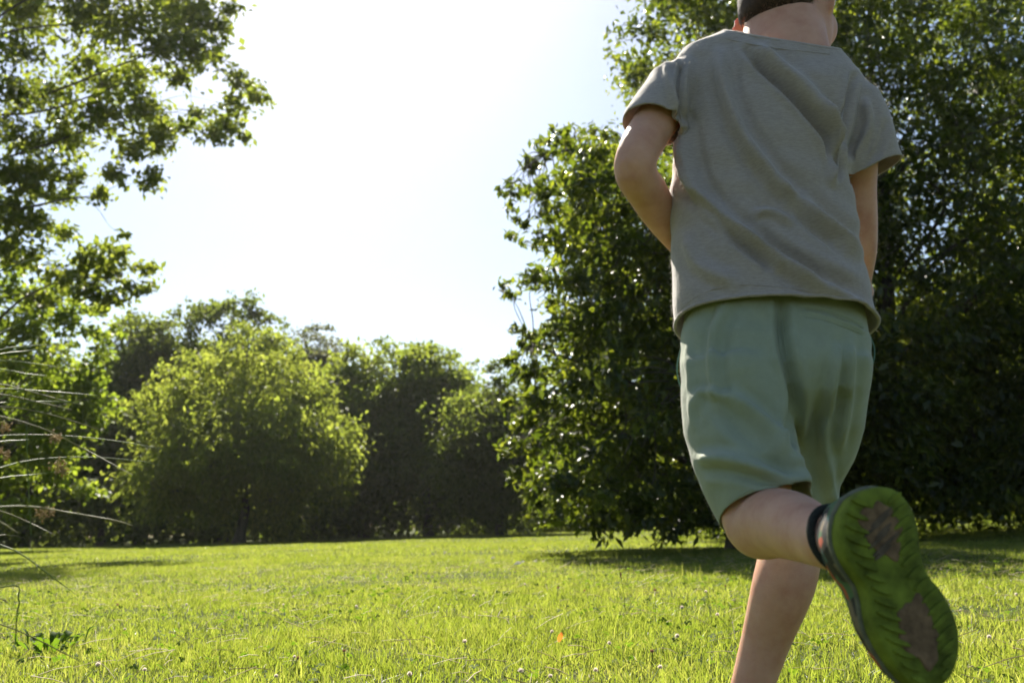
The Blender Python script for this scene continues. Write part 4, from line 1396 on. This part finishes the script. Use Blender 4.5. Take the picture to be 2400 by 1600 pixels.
        V3, F3 = tube(pts, np.full(len(pts), 0.0055), 8)
        link('ankle_collar', np_mesh('ankle_collar', V3, F3, True), M['sock'], so)
        # laces over the instep
        for i in range(4):
            s = 0.46 + 0.06 * i; a = a0 + Ls * s; l, r_ = extent(a); mid_ = (l + r_) / 2; h = float(np.interp(s, st, hh)) + 0.0195
            V4, F4 = tube(catmull([W(a - .003, mid_ - .020, h - .006), W(a, mid_ - .008, h + .0015), W(a, mid_ + .008, h + .0015), W(a + .003, mid_ + .020, h - .006)], 4), np.full(13, 0.0022), 6)
            link('lace', np_mesh('lace', V4, F4, True), M['lace'], so)
        bpy.data.objects.remove(sh)

build_person()

# ------------------------------------------------------------------ soft rush at the left edge
M['rush'] = simple_mat('rush_stem', (0.09, 0.135, 0.03), 0.5, 0.35, 0.25, 8, 0.0, (0.3, 0.4, 0.06), 0.25)
M['rush_dry'] = simple_mat('rush_stem_pale', (0.20, 0.20, 0.085), 0.55, 0.3, 0.2, 8, 0.0, (0.4, 0.36, 0.15), 0.2)
M['spikelet'] = simple_mat('brown_spikelet', (0.36, 0.28, 0.14), 0.7, 0.3, 0.4, 120, 0.0, (0.55, 0.42, 0.2), 0.4)

def build_rush():
    base = np.array([-1.02, 1.42, 0.0]); base[2] = float(ground_z(base[0], base[1]))
    root = empty('rush_plant', tuple(base), 'clump of thin arching rush stems with brown flower tufts at the left edge', 'rush')
    stems = [
        ([(0, 845), (80, 852), (150, 862)], 0), ([(0, 900), (57, 913), (125, 932), (189, 948)], 1), ([(0, 911), (110, 917), (229, 926)], 0),
        ([(0, 924), (90, 942), (172, 961)], 1), ([(0, 944), (120, 941), (220, 944)], 0), ([(0, 953), (88, 964), (176, 988), (260, 1016)], 1),
        ([(0, 975), (110, 1008), (198, 1052), (312, 1113)], 1), ([(0, 1021), (132, 1020), (264, 1032), (392, 1054)], 0), ([(0, 1096), (88, 1076), (198, 1071), (308, 1078), (381, 1090)], 0),
        ([(0, 1120), (88, 1111), (189, 1098)], 0), ([(0, 1187), (88, 1188), (154, 1199), (264, 1218), (312, 1231)], 1), ([(0, 1197), (66, 1223), (130, 1254)], 1),
        ([(0, 1223), (22, 1236), (44, 1249)], 1), ([(0, 1254), (24, 1254), (44, 1255)], 1), ([(0, 1276), (53, 1300), (105, 1338), (184, 1397)], 0),
        ([(0, 1462), (77, 1493), (153, 1531), (191, 1550)], 1), ([(0, 1402), (12, 1408), (23, 1415)], 1),
        ([(0, 635), (40, 620), (87, 601)], 0), ([(0, 781), (28, 768), (57, 752)], 0), ([(0, 830), (65, 822), (128, 812)], 0), ([(0, 935), (50, 915), (80, 890)], 0),
        ([(0, 820), (50, 812), (140, 806)], 0), ([(0, 866), (60, 876), (110, 880)], 0), ([(0, 1035), (40, 1032), (70, 1030)], 0),
    ]
    k = 0
    for line, dry in stems:
        y0 = 1.40 + rng.uniform(-0.12, 0.22)
        pts = [P(x, y, y0 + 0.0006 * x * (0.5 + rng.random())) for x, y in line]
        b = base + np.array([rng.normal(0, .03), rng.normal(0, .05), -0.01])
        p0 = pts[0]; d = unit(pts[0] - pts[1])
        q1 = p0 + d * 0.10 + np.array([0, 0, -0.012])
        q2 = b + (q1 - b) * 0.55 + np.array([-0.10 if p0[2] > .3 else -0.03, 0.0, 0.05])
        path = catmull([b, q2, q1] + pts, 6)
        rad = np.linspace(0.0012, 0.0009, len(path)); rad[-4:] *= np.array([0.8, 0.6, 0.4, 0.15])
        V, F = tube(path, rad, 6)
        link('stem', np_mesh('stem', V, F, True), M['rush_dry'] if dry else M['rush'], root)
    # kinked stems
    for line in ([(62, 990), (64, 1060), (68, 1160), (73, 1254)], [(0, 1376), (43, 1403), (41, 1430), (38, 1464), (36, 1510)]):
        pts = [P(x, y, 1.52) for x, y in line]
        if line[0][0] == 0:
            pts = [base + np.array([.02, .02, 0.0]), base + np.array([0.03, 0.05, 0.20])] + pts
        path = catmull(pts, 5); V, F = tube(path, np.full(len(path), 0.0010), 6)
        link('stem', np_mesh('stem', V, F, True), M['rush'], root)
    # flower tufts: many tiny spikelets on hair-fine stalks
    for (x, y, r) in [(125, 1022, 22), (135, 1090, 22), (148, 1100, 16), (10, 1002, 20), (8, 1062, 18), (98, 1202, 20), (116, 1198, 14)]:
        c = P(x, y, 1.42); R0 = r * 1.42 / FPX
        n = 26
        u = unit(rng.normal(size=(n, 3)) + np.array([0.3, 0, -0.2])) * rng.uniform(0.3, 1.0, (n, 1)) * R0
        geo = [tube(np.array([c, c + q * .5 + rng.normal(scale=.001, size=3), c + q]), np.array([.0003, .0003, .0003]), 3) for q in u]
        C = c + u
        V, F = join_vf(geo)
        t = link('flower_tuft', np_mesh('flower_tuft', V, F), M['spikelet'], root)
        sp = []
        for q in C:
            d = unit(rng.normal(size=3)) * 0.0028
            sp.append(tube(np.array([q - d, q - d * .3, q + d * .4, q + d]), np.array([.0003, .0012, .0011, .0002]), 5))
        V, F = join_vf(sp)
        link('spikelets', np_mesh('spikelets', V, F), M['spikelet'], t)['kind'] = 'stuff'
build_rush()

# ------------------------------------------------------------------ clover flowers
M['clover'] = simple_mat('clover_white', (0.75, 0.68, 0.60), 0.7, 0.3, 0.2, 300, 0.0, (0.8, 0.70, 0.60), 0.5)
M['clover_old'] = simple_mat('clover_brown', (0.36, 0.20, 0.13), 0.8, 0.2, 0.3, 300, 0.0, (0.4, 0.2, 0.12), 0.3)
M['clover_stem'] = simple_mat('clover_stem', (0.08, 0.13, 0.03), 0.5, 0.4, 0.2, 40)

def clover_head_mesh(name, r):
    n = 42
    k = np.arange(n) + 0.5
    ph = np.arccos(1 - 1.72 * k / n); th = math.pi * (1 + 5 ** .5) * k
    u = np.stack([np.cos(th) * np.sin(ph), np.sin(th) * np.sin(ph), np.cos(ph)], 1)
    D = unit(u + np.array([0, 0, 0.5])); N = unit(np.cross(D, rng.normal(size=D.shape)))
    V, F = leaf_mesh(u * r * 0.62, np.full(n, r * 0.95), np.full(n, r * 0.34), D, N, 0.3)
    V2, F2 = ellipsoid((0, 0, 0), (r * .6, 0, 0), (0, r * .6, 0), (0, 0, r * .55), 10, 6)
    F2 = np.array([f[:3] for f in F2] + [(f[0], f[2], f[3]) for f in F2 if f[2] != f[3]])
    return np_mesh(name, *join_vf([(V, F), (V2, F2)]))

def build_clover():
    spots = [(721, 1388), (687, 1397), (664, 1416), (275, 1416), (437, 1416), (293, 1473), (633, 1374), (700, 1541), (230, 1556), (339, 1568), (647, 1583), (807, 1524), (321, 1392), (835, 1420), (690, 1538),
             (1700, 1372), (1654, 1385), (1598, 1422), (1681, 1439), (1535, 1382), (1294, 1479), (1089, 1502), (1428, 1506), (1528, 1525), (1547, 1562), (1220, 1571), (1110, 1395), (1308, 1376),
             (1290, 1583), (1587, 1489), (1396, 1569), (2297, 1313), (2205, 1333), (2318, 1491), (2382, 1392), (1370, 1383), (1230, 1368), (1046, 1330), (905, 1352), (560, 1350), (498, 1318), (960, 1578)]
    ORD = ['leftmost', 'second', 'third', 'fourth', 'fifth', 'sixth', 'seventh', 'eighth', 'ninth', 'tenth', 'eleventh', 'twelfth', 'thirteenth', 'fourteenth', 'fifteenth', 'sixteenth', 'seventeenth']
    band = lambda y: 'far' if y < 1386 else ('middle' if y < 1485 else 'near')
    hm = clover_head_mesh('flower_head', 0.0062); hm.materials.append(M['clover'])
    ho = clover_head_mesh('flower_head', 0.0060); ho.materials.append(M['clover_old'])
    V, F = tube(np.array([[0, 0, -1.0], [.04, 0, -.6], [.02, 0, -.3], [0, 0, 0]]), np.array([.0012, .0011, .0010, .0010]), 5)
    stm = np_mesh('stem', V, F, True); stm.materials.append(M['clover_stem'])
    for i, (x, y) in enumerate(spots):
        h = rng.uniform(0.045, 0.07)
        p = on_ground(x, y, h)
        old = i % 4 == 3
        g = float(ground_z(p[0], p[1]))
        same = sorted(q[0] for k, q in enumerate(spots) if (k % 4 == 3) == old and band(q[1]) == band(y))
        r_ = ORD[same.index(x)]
        lab = ('faded brown' if old else 'small white') + ' clover flower, ' + r_ + (' from the left' if r_ != 'leftmost' else '') + ' in the ' + band(y) + ' strip of lawn'
        root = empty('clover_flower', (p[0], p[1], g), lab, 'flower',
                     'faded clover flowers in the lawn' if old else 'white clover flowers in the lawn')
        s = bpy.data.objects.new('stem', stm); COL.objects.link(s); s.parent = root; s.location = (0, 0, h); s.scale = (1, 1, h + 0.005); s.rotation_euler = (0, 0, rng.uniform(0, 6))
        o = bpy.data.objects.new('flower_head', ho if old else hm); COL.objects.link(o); o.parent = root; o.location = (0, 0, h)
        o.rotation_euler = (rng.normal(0, .4), rng.normal(0, .4), rng.uniform(0, 6)); k = rng.uniform(.75, 1.15); o.scale = (k, k, k)
build_clover()

# ------------------------------------------------------------------ broad-leaved weed, bottom left
def blade_leaf(L, W, bend, n=8):
    """a cupped broad leaf with thickness-free midrib fold, base at origin pointing +X"""
    V, F = [], []
    for i in range(n + 1):
        t = i / n
        w = W * math.sin(math.pi * min(1, t * 0.92 + 0.06)) ** 0.8 * (1 - 0.15 * t)
        x, z = L * t, L * bend * math.sin(t * 2.2) * 0.6
        V += [(x, -w / 2, z + w * .18), (x, 0, z), (x, w / 2, z + w * .18)]
    for i in range(n):
        a = i * 3
        F += [(a, a + 1, a + 4, a + 3), (a + 1, a + 2, a + 5, a + 4)]
    return np.array(V), np.array(F)

def build_weed():
    p = on_ground(112, 1535)
    root = empty('broadleaf_weed', tuple(p), 'low broad-leaved weed rosette in the grass at bottom left', 'weed')
    for i in range(30):
        V, F = blade_leaf(rng.uniform(.03, .06), rng.uniform(.018, .030), rng.uniform(.5, 1.1))
        me = np_mesh('leaf', V, F, True); me.materials.append(M['weed'])
        o = bpy.data.objects.new('leaf', me); COL.objects.link(o); o.parent = root
        a = i * 2.4 + rng.uniform(-.3, .3)
        rr_ = .01 + .0032 * i; o.location = (math.cos(a) * rr_, math.sin(a) * rr_, rng.uniform(.008, .035)); o.rotation_euler = (rng.normal(0, .25), -rng.uniform(.0, .6), a)
build_weed()

def build_orange_leaf():
    M['orange'] = simple_mat('orange_leaf', (0.55, 0.16, 0.03), 0.6, 0.3, 0.25, 60, 0.0, (0.8, 0.26, 0.04), 0.45)
    p = on_ground(1309, 1503, 0.045)
    V, F = blade_leaf(.026, .014, .9)
    o = link('fallen_leaf', np_mesh('fallen_leaf', V, F, True), M['orange'])
    o.location = p + np.array([0, 0, 0.0]); o.rotation_euler = (R(70), R(-70), R(20))
    tag(o, 'single small orange fallen leaf caught in the lawn', 'leaf')
build_orange_leaf()

def build_stalk():
    b = on_ground(1466, 1455); t = P(1455, 1345, b[1])
    root = empty('seed_stalk', tuple(b), 'lone upright seed stalk standing above the lawn before the shadow', 'grass stalk')
    V, F = tube(catmull([b + np.array([0, 0, -.005]), (b + t) / 2 + np.array([.004, 0, 0]), t], 6), np.linspace(.0012, .0008, 13), 5)
    link('stem', np_mesh('stem', V, F, True), M['clover_stem'], root)
    V, F = tube(np.array([t + [0, 0, -.012], t + [0, 0, -.006], t + [0, 0, .004], t + [0, 0, .009]]), np.array([.0008, .003, .0025, .0004]), 6)
    link('seed_head', np_mesh('seed_head', V, F, True), M['clover_old'], root)
build_stalk()

# dry clippings lying in the lawn: uncountable
def build_straw():
    M['straw'] = simple_mat('dry_straw', (0.42, 0.34, 0.20), 0.6, 0.4, 0.25, 30, 0.0, (0.5, 0.42, 0.25), 0.3)
    geo = []
    for i in range(1900):
        d = math.sqrt(rng.uniform(1.8 ** 2, 9 ** 2)); a = rng.uniform(R(-33), R(33))
        x, y = d * math.sin(a), d * math.cos(a); z = float(ground_z(x, y)) + rng.uniform(.02, .05)
        th = rng.uniform(0, math.pi); L = rng.uniform(.015, .06); dv = np.array([math.cos(th), math.sin(th), rng.normal(0, .25)]) * L
        c = np.array([x, y, z])
        geo.append(tube(np.array([c - dv, c + [0, 0, .004], c + dv]), np.full(3, rng.uniform(.0006, .0012)), 3))
    V, F = join_vf(geo)
    tag(link('straw', np_mesh('straw', V, F), M['straw']), 'dry pale grass clippings strewn through the lawn', 'straw', kind='stuff')
    # pale scraps lying near the edge of the tree shadow
    M['scrap'] = simple_mat('pale_petal', (0.62, 0.58, 0.50), 0.7, 0.3, 0.15, 60, 0.0, (0.6, 0.55, 0.45), 0.3)
    scraps = [(1040, 1298, 13), (1052, 1299, 9), (1150, 1308, 11), (1160, 1307, 7), (1205, 1322, 20), (1222, 1318, 14), (1258, 1316, 12), (1272, 1317, 8), (1340, 1308, 9), (1268, 1300, 8)]
    ORD = ['leftmost', 'second', 'third', 'fourth', 'fifth', 'sixth', 'seventh', 'eighth', 'ninth', 'rightmost']
    for x, y, l in scraps:
        r_ = ORD[sorted(q[0] for q in scraps).index(x)]; l *= 0.5
        p = on_ground(x, y, 0.05)
        V, F = blade_leaf(l * p[1] / FPX * 1.6, l * p[1] / FPX * 0.9, rng.uniform(.4, .9))
        o = link('dry_leaf', np_mesh('dry_leaf', V, F, True), M['scrap']); o.location = p; o.rotation_euler = (R(rng.uniform(20, 70)), 0, rng.uniform(0, 6))
        tag(o, ('pale dry leaf, ' + r_ + ('' if r_.endswith('most') else ' from the left') + ' of those beside the tree shadow'), 'leaf', 'pale dry leaves beside the tree shadow')
build_straw()

# ------------------------------------------------------------------ thin summer haze
def build_haze():
    x0, x1, y0, y1, z0, z1 = -48.0, 62.0, -6.0, 74.0, -3.5, 24.0
    V = [(x, y, z) for z in (z0, z1) for y in (y0, y1) for x in (x0, x1)]
    F = [(0, 2, 3, 1), (4, 5, 7, 6), (0, 1, 5, 4), (2, 6, 7, 3), (0, 4, 6, 2), (1, 3, 7, 5)]
    m, nt, nd, lk = new_mat('haze')
    pv = nd.new('ShaderNodeVolumePrincipled')
    pv.inputs['Color'].default_value = (0.95, 0.96, 0.92, 1)
    pv.inputs['Density'].default_value = 0.0002
    pv.inputs['Anisotropy'].default_value = 0.55
    o = nd.new('ShaderNodeOutputMaterial'); lk.new(pv.outputs[0], o.inputs['Volume'])
    h = link('haze', np_mesh('haze', V, F), m)
    h['kind'] = 'stuff'; h['label'] = 'thin bright summer haze over the lawn'; h['category'] = 'haze'
build_haze()
